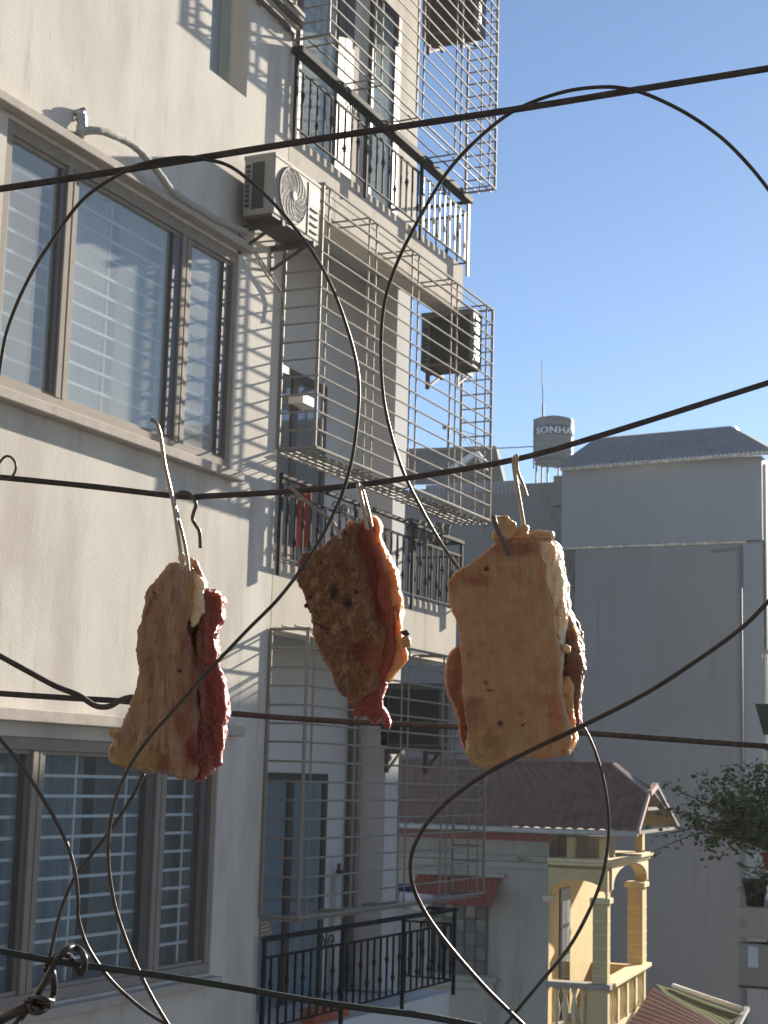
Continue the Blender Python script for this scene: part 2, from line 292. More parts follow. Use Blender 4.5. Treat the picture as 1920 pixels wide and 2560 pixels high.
def struct(o, label=None):
    o['kind'] = 'structure'
    if label: o['label'] = label
    return o
def inst(name, me, parent, pos, scale=(1, 1, 1), rot=None):
    o = bpy.data.objects.new(name, me); COL.objects.link(o); put(o, parent, pos); o.scale = scale
    if rot is not None: o.rotation_euler = rot
    return o
def copy_tree(o, parent=None, dloc=Vector((0, 0, 0))):
    c = o.copy(); COL.objects.link(c)
    if parent: c.parent = parent
    else: c.location = o.location + dloc
    for ch in list(o.children): copy_tree(ch, c)
    return c
def smooth_path(pts, sub=6):
    P = [Vector(p) for p in pts]; out = []
    for i in range(len(P) - 1):
        p0, p1, p2, p3 = P[max(i - 1, 0)], P[i], P[i + 1], P[min(i + 2, len(P) - 1)]
        for k in range(sub):
            t = k / sub; out.append(0.5 * ((2 * p1) + (p2 - p0) * t + (2 * p0 - 5 * p1 + 4 * p2 - p3) * t * t + (3 * p1 - p0 - 3 * p2 + p3) * t ** 3))
    out.append(P[-1]); return out

# ================================================================== GROUND
g = MB(); g.grid([[(x, y, -10.0) for y in (-150, -60, -8, 6, 60, 150)] for x in (-60, -20, 0, 40, 120, 240)], False)
struct(g.build('ground', M['asphalt']))

# ================================================================== APARTMENT BUILDING
FY = 6.0                              # facade plane
apt = thing('apartment_building', 'tall cream plastered apartment building with caged balconies stacked on its right', 'building', (10.9, FY, -10))
def wall_holes(mb, xs0, xs1, z0, z1, holes, yf, th):
    xs = sorted({xs0, xs1, *[h[0] for h in holes], *[h[1] for h in holes]}); zs = sorted({z0, z1, *[h[2] for h in holes], *[h[3] for h in holes]})
    def inh(x, z): return any(h[0] < x < h[1] and h[2] < z < h[3] for h in holes)
    for i in range(len(xs) - 1):
        for j in range(len(zs) - 1):
            if inh((xs[i] + xs[i + 1]) / 2, (zs[j] + zs[j + 1]) / 2): continue
            a, b, c, d = xs[i], xs[i + 1], zs[j], zs[j + 1]
            mb._add([(a, yf, c), (b, yf, c), (b, yf, d), (a, yf, d)], [(0, 1, 2, 3)])
            mb._add([(a, yf + th, c), (b, yf + th, c), (b, yf + th, d), (a, yf + th, d)], [(3, 2, 1, 0)])
    for (a, b, c, d, *r) in holes:
        y0, y1 = yf, yf + th
        mb._add([(a, y0, c), (a, y1, c), (a, y1, d), (a, y0, d)], [(0, 1, 2, 3)]); mb._add([(b, y0, c), (b, y1, c), (b, y1, d), (b, y0, d)], [(3, 2, 1, 0)])
        mb._add([(a, y0, c), (b, y0, c), (b, y1, c), (a, y1, c)], [(0, 1, 2, 3)]); mb._add([(a, y0, d), (b, y0, d), (b, y1, d), (a, y1, d)], [(3, 2, 1, 0)])
    mb._add([(xs1, yf, z0), (xs1, yf + th, z0), (xs1, yf + th, z1), (xs1, yf, z1)], [(0, 1, 2, 3)])
    mb._add([(xs0, yf, z1), (xs1, yf, z1), (xs1, yf + th, z1), (xs0, yf + th, z1)], [(0, 1, 2, 3)])
W1 = (7.43, 10.20, 2.20, 3.84); W2 = (7.43, 10.215, -1.37, 0.19); W3 = (9.66, 10.21, 5.087, 6.75)
w = MB(); wall_holes(w, -8.0, 10.90, -10, 12.6, [W1, W2, W3], FY, 0.26); w.build('facade_wall', M['plaster'], apt)
# rooms behind the windows
w = MB(); w.box(7.0, 10.6, 7.6, 7.7, 1.7, 4.4); w.box(7.0, 10.6, 6.27, 7.6, 1.9, 2.0); w.box(7.0, 10.6, 6.27, 7.6, 4.1, 4.2); w.box(10.6, 10.7, 6.27, 7.7, 1.7, 4.4); w.box(6.9, 7.0, 6.27, 7.7, 1.7, 4.4)
w.build('room_shell', M['inner_light'], apt)
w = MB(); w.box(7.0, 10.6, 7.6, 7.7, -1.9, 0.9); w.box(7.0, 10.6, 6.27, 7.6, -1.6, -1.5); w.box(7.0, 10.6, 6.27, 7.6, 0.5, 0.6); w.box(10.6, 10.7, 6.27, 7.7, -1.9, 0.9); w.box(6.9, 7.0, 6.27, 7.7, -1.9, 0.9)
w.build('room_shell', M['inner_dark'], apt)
w = MB(); w.box(9.5, 10.4, 6.27, 6.32, 5.0, 6.9); w.build('niche_back', M['inner'], apt)

BARM = MB(); BARM.tube([(0, 0, 0), (1, 0, 0)], 0.5, 6, True, False); BAR_X = BARM.mesh('bar', M['bar'])
GBAR = MB(); GBAR.box(0, 1, -0.5, 0.5, -0.5, 0.5); GB_X = GBAR.mesh('grille_bar', M['grille'])
def window(w4, frame_m, glass_m, curtain_m, dark=False, bars=True):
    x0, x1, z0, z1 = w4; y = FY + 0.015; d = 0.07
    f = MB(); fw = 0.075
    f.box(x0, x1, y, y + d, z0, z0 + 0.07); f.box(x0, x1, y, y + d, z1 - 0.075, z1); f.box(x0, x0 + fw, y, y + d, z0 + 0.07, z1 - 0.075)
    f.box(x1 - 0.05, x1, y, y + d, z0 + 0.07, z1 - 0.075)
    # stepped inner lip of the frame
    f.box(x0 + fw, x1 - 0.05, y + 0.02, y + d, z0 + 0.07, z0 + 0.095); f.box(x0 + fw, x1 - 0.05, y + 0.02, y + d, z1 - 0.10, z1 - 0.075)
    win = f.build('window', frame_m, apt, 0.004)
    for (a, b, st) in ((8.07, 8.20, 0), (9.44, 9.58, 1)):
        m = MB(); m.box(a, a + 0.05, y - 0.004, y + d, z0 + 0.071, z1 - 0.076); m.box(a + 0.05, b, y + 0.006, y + d, z0 + 0.071, z1 - 0.076); m.box(a + 0.068, a + 0.086, y - 0.002, y + 0.02, z0 + 0.072, z1 - 0.077)
        m.build('mullion', frame_m, win, 0.003)
    for (a, b) in ((8.02, 8.07), (9.335, 9.44), (10.035, 10.10)):
        m = MB(); m.box(a, b, y + 0.012, y + d - 0.004, z0 + 0.096, z1 - 0.101); m.build('sash', M['frame_dark'], win, 0.003)
    for (a, b) in ((x0 + 0.075, 8.02), (8.20, 9.335), (9.58, 10.035)):
        m = MB(); m.box(a, b, y + 0.04, y + 0.046, z0 + 0.095, z1 - 0.10); m.build('pane', glass_m, win)
    if bars:
        n = 11 if not dark else 11; hz = (z1 - z0 - 0.2) / n
        for i in range(1, n):
            inst('grille_bar', GB_X, win, (x0 + 0.02, y + 0.085, z0 + 0.1 + hz * i), (x1 - x0 - 0.04, 0.014, 0.019))
        for xx in (7.62, 8.65, 9.22, 9.95) if dark else (7.62, 8.70, 9.95):
            inst('grille_post', GB_X, win, (xx, y + 0.098, z0 + 0.05), (z1 - z0 - 0.1, 0.012, 0.018), (0, -math.pi / 2, 0))
    if curtain_m:
        for (a, b, ph) in (((7.4, 9.05, 0.0), (9.28, 10.3, 1.0)) if dark else ((7.5, 7.82, 0), (8.42, 9.02, 2.0), (9.2, 9.5, 0.5), (9.75, 10.2, 1.0))):
            c = MB(); n = int((b - a) / 0.018)
            row = [(a + (b - a) * i / n, FY + 0.36 + 0.035 * math.sin(i * 0.62 + ph) + 0.015 * math.sin(i * 1.31 + ph)) for i in range(n + 1)]
            c.grid([[(x, yy + 0.004 * math.sin(zz * 3), zz) for (x, yy) in row] for zz in (z0 - 0.05, z0 + 0.5, z0 + 1.1, z1 + 0.05)])
            c.build('curtain', curtain_m, win)
    return win
win1 = window(W1, M['frame'], M['glass'], M['curtain'])
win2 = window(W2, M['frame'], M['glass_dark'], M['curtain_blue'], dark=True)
m = MB(); m.box(9.63, 10.19, FY + 0.16, FY + 0.168, 5.09, 6.74); p3 = m.build('window', M['glass_dark'], apt); p3['label'] = 'small recessed niche window at the top'
# ledges and sills
for (x0, x1, z0, z1) in ((6.4, 10.26, 3.865, 3.925), (6.4, 10.43, 0.275, 0.35)):
    m = MB(); m.box(x0, x1, FY - 0.09, FY - 0.002, z0, z1); m.build('window_ledge', M['ledge'], apt, 0.006)
for (x0, x1, z0, z1) in ((6.4, 10.26, 2.118, 2.185), (6.4, 10.245, -1.445, -1.385)):
    m = MB(); m.box(x0, x1, FY - 0.09, FY - 0.002, z0, z1); m.build('window_sill', M['ledge'], apt, 0.006)
# balconies (three storeys)
XE = 14.62
for (zt, zb) in ((5.09, 4.58), (1.63, 1.10), (-1.94, -2.46), (8.6, 8.1), (-5.45, -5.96)):
    m = MB(); m.box(10.903, XE, FY, FY + 0.22, zb, zt); m.build('balcony_beam', M['concrete'] if zt > 0 else M['white_paint'], apt, 0.008)
    m = MB(); m.box(10.903, XE, FY + 0.222, 8.0, zt - 0.16, zt - 0.01); m.build('balcony_slab', M['inner'], apt)
for (z0, z1) in ((-5.4, -2.13), (-1.94, 1.455), (1.63, 4.91)):      # end wall and back wall of each loggia
    m = MB(); m.box(14.16, 14.45, 6.50, 7.0, z0 + 0.003, z1); m.build('end_wall', M['white_paint'] if z0 < 0 else M['inner'], apt)
    m = MB(); m.box(10.95, 14.158, 6.86, 7.0, z0 + 0.003, z1); m.build('back_wall', M['white_paint'] if z0 < 0 else M['inner'], apt)
m = MB(); m.box(10.95, 14.47, 6.47, 6.6, 5.085, 8.4); m.build('back_wall', M['plaster'], apt)
m = MB(); m.box(10.64, 10.898, 6.262, 8.0, -10, 12.6); m.build('side_wall', M['plaster'], apt)
m = MB(); m.box(10.9, 14.40, 7.002, 7.2, -10, 12.6); m.build('core_wall', M['inner'], apt)
m = MB(); m.box(10.903, 14.3, 6.3, 6.98, -10, -5.97); m.build('lower_wall', M['white_paint'], apt)

def loggia_door(x0, x1, z0, z1, y, curt, gm):
    f = MB(); t = 0.07
    f.box(x0, x1, y - 0.03, y - 0.002, z1 - t, z1); f.box(x0, x0 + t, y - 0.03, y - 0.002, z0, z1 - t); f.box(x1 - t, x1, y - 0.03, y - 0.002, z0, z1 - t)
    mid = (x0 + x1) / 2; f.box(mid - 0.05, mid + 0.05, y - 0.03, y - 0.002, z0, z1 - t)
    d = f.build('balcony_door', M['frame_brown'], apt, 0.003)
    for (a, b) in ((x0 + t, mid - 0.05), (mid + 0.05, x1 - t)):
        p = MB(); p.box(a, b, y - 0.014, y - 0.009, z0, z1 - t); p.build('pane', gm, d)
        n = 26; c = MB(); c.grid([[(a + (b - a) * i / n, y - 0.0045 + 0.002 * math.sin(i * 1.3), zz) for i in range(n + 1)] for zz in (z0, z1 - t)]); c.build('curtain', curt, d)
    return d
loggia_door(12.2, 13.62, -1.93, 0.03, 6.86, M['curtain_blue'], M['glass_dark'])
loggia_door(12.1, 13.35, 1.64, 3.62, 6.86, M['inner_dark'], M['glass_dark'])
# top loggia: two glazed doors in the sunlit wall
def px_x(px, y=6.47): return onY(px, 250, y).x
for (a, b) in ((734, 848), (918, 990)):
    x0, x1 = px_x(a), px_x(b); f = MB(); y = 6.468; z0, z1 = 5.10, 7.5
    f.box(x0, x0 + 0.05, y - 0.04, y, z0, z1); f.box(x1 - 0.13, x1, y - 0.04, y, z0, z1); f.box(x0 + 0.05, x1 - 0.13, y - 0.04, y, z1 - 0.06, z1); f.box(x0 + 0.05, x1 - 0.13, y - 0.04, y, z0, z0 + 0.09)
    d = f.build('balcony_door', M['frame_brown'], apt, 0.003)
    p = MB(); p.box(x0 + 0.05, x1 - 0.13, y - 0.02, y - 0.014, z0 + 0.09, z1 - 0.06); p.build('pane', M['glass_door'], d)
    c = MB(); c.box(x0 + 0.05, x1 - 0.13, y - 0.006, y - 0.002, z0 + 0.09, z1 - 0.06); c.build('curtain', M['curtain_blue'], d)
m = MB(); m.box(px_x(850), px_x(872), 6.43, 6.468, 5.1, 7.4); m.build('door_jamb', M['frame_brown'], apt)
# ventilation blocks in the middle balcony corner and lamp
m = MB()
for i in range(4):
    for j in range(2): m.box(10.95 + i * 0.09, 11.025 + i * 0.09, 6.02, 6.05, 1.64 + j * 0.075, 1.70 + j * 0.075)
m.build('vent_block', M['ledge'], apt)
m = MB(); m.box(11.6, 12.1, 6.78, 6.858, 3.86, 3.95); m.build('lamp_housing', M['door_white'], apt)
m = MB(); m.box(12.62, 12.9, 6.70, 6.86, 3.30, 3.38); m.build('shelf', M['door_white'], apt)

# ================================================================== SECURITY CAGES
CX0, CX1, CY = 10.89, 14.60, 5.67
def make_cage(z0, n, hz, label):
    z1 = z0 + n * hz
    root = thing('security_cage', label, 'window cage', (CX0, FY, z0), 'welded steel cages over the balconies')
    def seg(name, p, q, th, me=None):
        p, q = Vector(p), Vector(q); d = q - p; L = d.length
        ax = max(range(3), key=lambda i: abs(d[i])); rot = ((0, 0, 0), (0, 0, math.pi / 2), (0, -math.pi / 2, 0))[ax]
        return inst(name, BAR_X, root, p, (L, th, th), rot)
    for (x, y) in ((CX0, CY), (CX1, CY), (CX0, FY - 0.015), (CX1, FY - 0.015)):
        seg('post', (x, y, z0), (x, y, z1), 0.030)
    j = lambda a: random.uniform(-a, a)
    for i in range(n + 1):
        z = z0 + i * hz; t = 0.026 if i in (0, n) else 0.0168
        dz = 0 if i in (0, n) else j(0.006)
        seg('front_bar', (CX0, CY - 0.008, z + dz), (CX1, CY - 0.008, z + dz + (0 if i in (0, n) else j(0.004))), t)
        seg('side_bar', (CX0, CY, z + dz), (CX0, FY - 0.005, z + dz), t); seg('side_bar', (CX1, CY, z + dz), (CX1, FY - 0.005, z + dz), t)
    xs = (11.02, 11.766, 11.908, 12.656, 12.795, 13.563, 13.699, 14.456)
    for x in xs:
        seg('upright', (x, CY + 0.008, z0), (x, CY + 0.008, z1), 0.0168)
        seg('cross_bar', (x, CY, z1 + 0.010), (x, FY - 0.003, z1 + 0.010), 0.0168)
        seg('cross_bar', (x, CY, z0 - 0.014), (x, FY - 0.003, z0 - 0.014), 0.0168)
    seg('upright', (CX1 + 0.006, CY + 0.16, z0), (CX1 + 0.006, CY + 0.16, z1), 0.0168)
    seg('long_bar', (CX0, FY - 0.02, z1), (CX1, FY - 0.02, z1), 0.022)
    for k in range(1, 3): seg('long_bar', (CX0, CY + 0.11 * k, z1 + 0.024), (CX1, CY + 0.11 * k, z1 + 0.024), 0.0168)
    return root
cage1 = make_cage(5.85, 16, 0.128, 'topmost steel cage, tall mesh of bars over the upper balcony against the sky')
cage2 = make_cage(2.49, 15, 0.1407, 'middle steel cage with a slatted floor, just below the concrete balcony beam')
cage3 = make_cage(-1.02, 15, 0.1413, 'lowest steel cage with laundry and a blue tub on its floor')
SLAT = MB(); SLAT.box(0, 1, -0.5, 0.5, -0.5, 0.5); SLAT_D = SLAT.mesh('slat', M['bar'])
for cg, z0, n in ((cage1, 5.85, 3), (cage2, 2.49, 5), (cage3, -1.02, 5)):
    for k in range(n):
        yy = CY + 0.035 + (0.27 / (n - 1)) * k
        inst('floor_slat', SLAT_D, cg, (CX0, yy, z0 - 0.030 + random.uniform(-0.003, 0.003)), (CX1 - CX0, 0.030 if n > 3 else 0.014, 0.007))
for cg, z0 in ((cage2, 2.49),):
    for k in range(26):
        x = CX0 + 0.12 + k * 0.138 + random.uniform(-0.02, 0.02)
        inst('floor_rod', SLAT_D, cg, (x, CY, z0 - 0.044), (0.31, 0.012, 0.006), (0, 0, math.pi / 2))

# ================================================================== BALCONY RAILINGS
def baluster(z0, z1, knots):
    b = MB(); s = 0.0075; b.box(-s, s, -s, s, z0, z1)
    for k in knots:
        h = z0 + (z1 - z0) * k
        b.lathe((0, 0, h), [(0.009, -0.035), (0.016, -0.026), (0.011, -0.016), (0.021, -0.005), (0.021, 0.005), (0.011, 0.016), (0.016, 0.026), (0.009, 0.035)], 8)
    return b
BAL_A = baluster(0, 0.49, (0.62,)).mesh('baluster', M['iron']); BAL_B = baluster(0, 0.49, (0.30,)).mesh('baluster', M['iron']); BAL_C = baluster(0, 0.49, ()).mesh('baluster', M['iron'])
BAL_P = baluster(0, 0.49, (0.62,)).mesh('baluster', M['glare_iron']); BAL_Q = baluster(0, 0.49, (0.30,)).mesh('baluster', M['glare_iron'])
BL = 5.94
def make_railing(zf, label, wide):
    r = thing('balcony_railing', label, 'railing', (10.9, BL, zf), 'wrought iron railings along the balconies')
    zt, z2, zb = zf + 0.655, zf + 0.50, zf + 0.012
    t = MB(); t.box(10.87, 14.60, BL - (0.045 if wide else 0.02), BL + (0.045 if wide else 0.02), zt - 0.03, zt + (0.035 if wide else 0.005)); t.build('top_rail', M['iron'], r, 0.004)
    t = MB(); t.box(10.87, 14.56, BL - 0.009, BL + 0.009, z2, z2 + 0.018); t.build('middle_rail', M['iron'], r)
    t = MB(); t.box(10.87, 14.56, BL - 0.010, BL + 0.010, zb - 0.012, zb); t.build('bottom_rail', M['iron'], r)
    for x in (10.885, 12.2, 13.4, 14.57):
        p = MB(); p.box(x - 0.014, x + 0.014, BL - 0.014, BL + 0.014, zf - 0.13, zt - 0.03); p.build('post', M['glare_iron' if wide and x > 14 else 'iron'], r)
    n = 0; x = 11.00
    while x < 14.5:
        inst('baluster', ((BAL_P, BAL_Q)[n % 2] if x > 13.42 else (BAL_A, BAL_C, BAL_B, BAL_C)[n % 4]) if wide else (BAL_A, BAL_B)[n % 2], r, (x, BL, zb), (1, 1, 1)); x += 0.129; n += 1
    # returning side rail at the far end
    for (za, zc) in ((zt - 0.03, zt), (z2, z2 + 0.018), (zb - 0.012, zb)):
        t = MB(); t.box(14.56, 14.58, BL + 0.015, 6.48, za, zc); t.build('side_rail', M['iron'], r)
    for k in range(4): inst('baluster', (BAL_A, BAL_B)[k % 2], r, (14.57, BL + 0.11 + 0.115 * k, zb), (1, 1, 1))
    # scroll ornaments under the top rail
    for xc in (11.9, 13.95):
        s = MB()
        for sg in (-1, 1):
            pts = []
            for k in range(28):
                a = k / 27 * 2.6 * math.pi; rad = 0.062 * (1 - k / 34)
                pts.append((xc + sg * (0.075 + rad * math.cos(a)), BL, zt - 0.115 + rad * math.sin(a)))
            s.tube(pts, 0.006, 5)
        s.tube([(xc, BL, z2 + 0.02), (xc, BL, zt - 0.03)], 0.007, 5); s.build('scroll', M['iron'], r)
    return r
make_railing(5.10, 'upper iron railing, its far end balusters coloured pale as sun glare against blue sky', True)
make_railing(1.64, 'middle iron railing with a red cloth hung over it', False)
make_railing(-1.83, 'bottom dark iron railing above the white balcony edge and the clay pot', False)

# ================================================================== AIR CONDITIONERS
def make_ac(name, label, origin, ux, uy, W=0.74, H=0.49, D=0.26, group=None, fan=True, legs=True, case='ac_white'):
    """ux: along the width, uy: from front to back; origin = bottom front left corner seen from the front"""
    O = Vector(origin); ux = Vector(ux); uy = Vector(uy); uz = Vector((0, 0, 1))
    r = thing(name, label, 'air conditioner', O, group)
    P = lambda x, y, z: O + ux * x + uy * y + uz * z
    def bx(x0, x1, y0, y1, z0, z1, nm, m, par=r, bev=0.0):
        b = MB(); b.obox(P(x0, y0, z0), ux * (x1 - x0), uy * (y1 - y0), uz * (z1 - z0)); return b.build(nm, m, par, bev)
    c = bx(0, W, 0, D, 0.02, H, 'casing', M[case], r, 0.014)
    bx(-0.004, W + 0.004, -0.004, D + 0.004, H - 0.03, H + 0.004, 'lid', M[case], r, 0.008)
    bx(0.0, W, 0.005, D - 0.005, 0, 0.019, 'base_tray', M['rust'], r)
    # left side coil opening and slots
    bx(-0.006, -0.0005, 0.085, D - 0.075, 0.07, H - 0.06, 'coil', M['ac_coil'], r)
    s = MB()
    for k in range(9): s.obox(P(-0.010, D - 0.055, 0.09 + k * 0.038), ux * 0.009, uy * 0.034, uz * 0.022)
    s.build('side_slots', M['ac_coil'], r)
    # back coil
    bx(0.03, W - 0.10, D + 0.001, D + 0.006, 0.05, H - 0.06, 'back_coil', M['ac_coil'], r)
    s = MB()
    for k in range(9): s.obox(P(W - 0.075, D + 0.001, 0.07 + k * 0.04), ux * 0.05, uy * 0.008, uz * 0.020)
    s.build('back_slots', M['ac_coil'], r)
    s = MB()
    for k in range(9):
        s.obox(P(W + 0.0005, 0.05, 0.09 + k * 0.038), ux * 0.008, uy * 0.075, uz * 0.020); s.obox(P(W + 0.0005, 0.145, 0.09 + k * 0.038), ux * 0.008, uy * 0.06, uz * 0.020)
    s.build('end_slots', M['ac_coil'], r)
    if fan:
        cx, cz, R = 0.285, H * 0.505, 0.205
        g = MB(); ctr = P(cx, -0.006, cz); g.lathe(ctr, [(R + 0.012, 0.005), (R + 0.012, -0.004), (R, -0.010), (R, -0.002)], 40, uy); g.build('fan_ring', M['ac_white'], r)
        g = MB(); g.lathe(P(cx, -0.004, cz), [(R, 0.003), (R, -0.001)], 40, uy); g.build('fan_recess', M['ac_grey'], r)
        g = MB()
        for k in range(12):
            rad = 0.05 + k * 0.0125; n = 36
            g.tube([P(cx + rad * math.cos(2 * math.pi * i / n), -0.012, cz + rad * math.sin(2 * math.pi * i / n)) for i in range(n + 1)], 0.0021, 4, False)
        g.build('grille_rings', M['ac_ring'], r)
        g = MB()
        for k in range(14):
            a0 = 2 * math.pi * k / 14
            g.tube([P(cx + rr * math.cos(a0 + (rr / R) ** 1.4 * 1.3), -0.014, cz + rr * math.sin(a0 + (rr / R) ** 1.4 * 1.3)) for rr in [0.035 + i * (R - 0.035) / 10 for i in range(11)]], 0.003, 4, False)
        g.build('grille_spokes', M['ac_ring'], r)
        g = MB(); g.lathe(P(cx, -0.004, cz), [(0.040, 0.0), (0.040, -0.012), (0.032, -0.017), (0.012, -0.019)], 20, uy); g.build('fan_hub', M['hub'], r)
        bx(0.545, 0.550, -0.006, -0.0005, 0.03, H - 0.04, 'panel_seam', M['frame_brown'], r)
        bx(0.58, 0.715, -0.003, -0.0005, H - 0.20, H - 0.085, 'sticker', M['sticker'], r)
        for k in range(4): bx(0.585, 0.715, -0.010, -0.0005, 0.075 + k * 0.058, 0.084 + k * 0.058, 'louver', M['ac_white'], r)
    if legs:
        for x in (0.10, W - 0.14):
            b = MB(); b.obox(P(x, -0.03, -0.045), ux * 0.035, uy * (D + 0.14), uz * 0.042); b.obox(P(x, D + 0.075, -0.22), ux * 0.035, uy * 0.03, uz * 0.174)
            b.beam(P(x + 0.0168, 0.06, -0.045), P(x + 0.0168, D + 0.085, -0.20), 0.02, 0.02); b.build('bracket', M['rust'], r)
    return r
make_ac('air_conditioner', 'white air conditioner with its round fan grille facing out, beside the large upper window', (10.075, 5.655, 4.065), (1, 0, 0), (0, 1, 0))
def back_ac(label, x, pxl, pxr, pyt, pyb):
    a = onX(pxl, pyb, x); b = onX(pxr, pyb, x); t = onX(pxr, pyt, x)
    return make_ac('air_conditioner', label, (x + 0.25, b.y, a.z), (0, 1, 0), (-1, 0, 0), W=a.y - b.y, H=t.z - b.z, D=0.25, group='air conditioners hung at the balcony ends', fan=False, case='ac_shade')
back_ac('air conditioner hung at the far end of the middle cage, dark coil towards us', 14.16, 1050, 1180, 782, 925)
back_ac('topmost air conditioner, dark coil cut off by the upper edge of the view', 14.16, 1053, 1192, -55, 98)
back_ac('lowest air conditioner behind the bottom cage, next to the hanging meat', 14.16, 948, 1103, 1706, 1872)

# hose of refrigerant lines above the big window
hz = thing('insulated_pipe', 'grey wrapped pipe arching from a taped stub above the big window to the air conditioner', 'pipe', onY(205, 330, 5.93))
pts = [onY(*q, y) for q, y in (((205, 330), 5.94), ((230, 326), 5.90), ((262, 330), 5.88), ((300, 345), 5.88), ((335, 365), 5.88), ((365, 395), 5.88), ((395, 430), 5.88), ((425, 470), 5.89), ((460, 500), 5.90), ((500, 524), 5.90), ((540, 548), 5.90), ((580, 566), 5.9), ((615, 580), 5.9))]
P = smooth_path(pts, 8); m = MB(); m.tube(P, [0.026 + 0.0035 * noise.noise(p * 25) for p in P], 12); m.build('sleeve', M['insul'], hz)
m = MB(); c = onY(205, 318, 5.955); m.tube(smooth_path([onY(196, 342, 5.99), onY(202, 330, 5.95), onY(205, 312, 5.95), onY(203, 295, 5.96), onY(198, 278, 5.97)], 5), [0.02 + 0.018 * abs(noise.noise(Vector((i * 0.7, 3, 1)))) + 0.012 for i in range(21)], 9); m.build('taped_stub', M['tape'], hz)
m = MB(); m.tube([onY(192, 283, 5.99), onY(212, 276, 5.96)], 0.022, 7); m.build('stub_end', M['rust'], hz)
# drain and power leads under the air conditioner
for k, (lab, path) in enumerate((('thin pale lead drooping below the air conditioner bracket', ((575, 560), (605, 590), (640, 640), (668, 690), (700, 730))),
                                 ('thin pale lead dropping along the pillar edge behind the cage', ((640, 630), (672, 680), (702, 728), (710, 760), (704, 800))))):
    m = MB(); m.tube(smooth_path([onY(*q, 5.965 - 0.01 * k) for q in path], 6), 0.008, 6)
    tag(m.build('cable', M['insul']), lab, 'cable')
# slatted shelf sticking out over the niche window
sh = thing('slatted_shelf', 'stack of dark and pale slats sticking out above the niche window', 'shelf', onY(745, 60, 5.86))
for (a, b, y0, y1, m_, t) in (((600, -45), (735, 82), 5.97, 5.965, 'frame_dark', 0.034), ((625, -45), (745, 72), 5.935, 5.925, 'ledge', 0.018), ((645, -45), (752, 62), 5.905, 5.89, 'frame_dark', 0.036), ((668, -45), (758, 52), 5.875, 5.86, 'ledge', 0.016), ((684, -45), (761, 42), 5.85, 5.835, 'frame_dark', 0.018)):
    m = MB(); m.beam(onY(*a, y0), onY(*b, y1), t, 0.03); m.build('slat', M[m_], sh)

# ================================================================== THINGS ON THE BALCONIES
def cloth(name, label, pxs, y, m_, cat='cloth', th=0.006, amp=0.02, n=18, group=None):
    """four corner pixels (tl, tr, br, bl) hung in the plane at depth y, with folds and thickness"""
    A = [onY(*q, y) for q in pxs]; f, bk = [], []
    for i in range(n + 1):
        r1, r2 = [], []
        for j in range(n + 1):
            u, v = j / n, i / n; p = (A[0] * (1 - u) + A[1] * u) * (1 - v) + (A[3] * (1 - u) + A[2] * u) * v
            d = amp * (math.sin(u * 13 + v * 2) * (0.4 + v) + noise.noise(Vector((u * 4, v * 3, y + len(label)))))
            p = p + Vector((0, d, 0)); r1.append(p); r2.append(p + Vector((0, th, 0)))
        f.append(r1); bk.append(r2)
    mb = MB(); mb.grid(f); mb.grid([list(reversed(r)) for r in bk])
    return tag(mb.build(name, m_), label, cat, group)
cloth('red_cloth', 'faded red cloth hanging over the middle balcony railing', ((750, 1208), (782, 1210), (780, 1368), (741, 1370)), 6.02, M['red_cloth'])
cloth('wrapped_bundle', 'grey plastic wrapped bundle behind the middle railing, just above the smallest meat', ((858, 1262), (890, 1268), (888, 1330), (855, 1325)), 6.08, M['white_cloth'], 'bundle', amp=0.012)
for k, (px, py, w_, h_, lab) in enumerate(((1020, 1292, 34, 60, 'dark green grey rag on the middle railing, the one nearest the pale strip of wall'), (1052, 1300, 36, 78, 'drooping grey rag on the middle railing, second from the right'), (1092, 1305, 36, 55, 'grey umbrella-like rag under the far end of the middle cage'))):
    cloth('hung_rag', lab, ((px, py), (px + w_, py + 8), (px + w_ - 8, py + h_), (px + 6, py + h_ - 6)), 6.06, M['grey_cloth'], group='rags drying on the middle railing')
cloth('white_cloth', 'white cloth draped over the floor of the lowest cage beside the blue tub', ((1000, 2228), (1085, 2238), (1070, 2282), (1010, 2268)), 5.80, M['white_cloth'], amp=0.03)
tb = thing('blue_tub', 'small bright blue plastic tub on the floor of the lowest cage', 'tub', onY(1012, 2245, 5.88))
m = MB(); c = onY(1012, 2243, 5.88); m.lathe(c, [(0.052, 0), (0.062, 0.10), (0.069, 0.10), (0.069, 0.112), (0.058, 0.112), (0.048, 0.01)], 18); m.build('bowl', M['blue_plastic'], tb)
pt = thing('clay_pot', 'flat orange clay planter at the foot of the bottom railing', 'planter', onY(850, 2545, 6.03))
m = MB(); c = onY(805, 2548, 6.02); m.obox((c.x, 6.08, -1.95), (0.62, 0, 0), (0, 0.14, 0), (0, 0, 0.10)); m.build('trough', M['terracotta'], pt, 0.01)
m = MB(); m.obox((c.x - 0.012, 6.07, -1.85), (0.644, 0, 0), (0, 0.16, 0), (0, 0, 0.018)); m.build('rim', M['terracotta'], pt, 0.005)
pp = thing('drain_pipe', 'brown drain pipe in the corner of the lower loggia with a tap beside it', 'pipe', (14.1, 6.8, -1.9))
m = MB(); m.tube([(14.08, 6.80, -1.93), (14.08, 6.80, 1.45)], 0.045, 12); m.build('downpipe', M['pvc'], pp)
for zz in (-0.5, 0.6):
    m = MB(); m.tube([(14.08, 6.80, zz), (14.08, 6.80, zz + 0.12)], 0.054, 12); m.build('coupling', M['pvc'], pp)
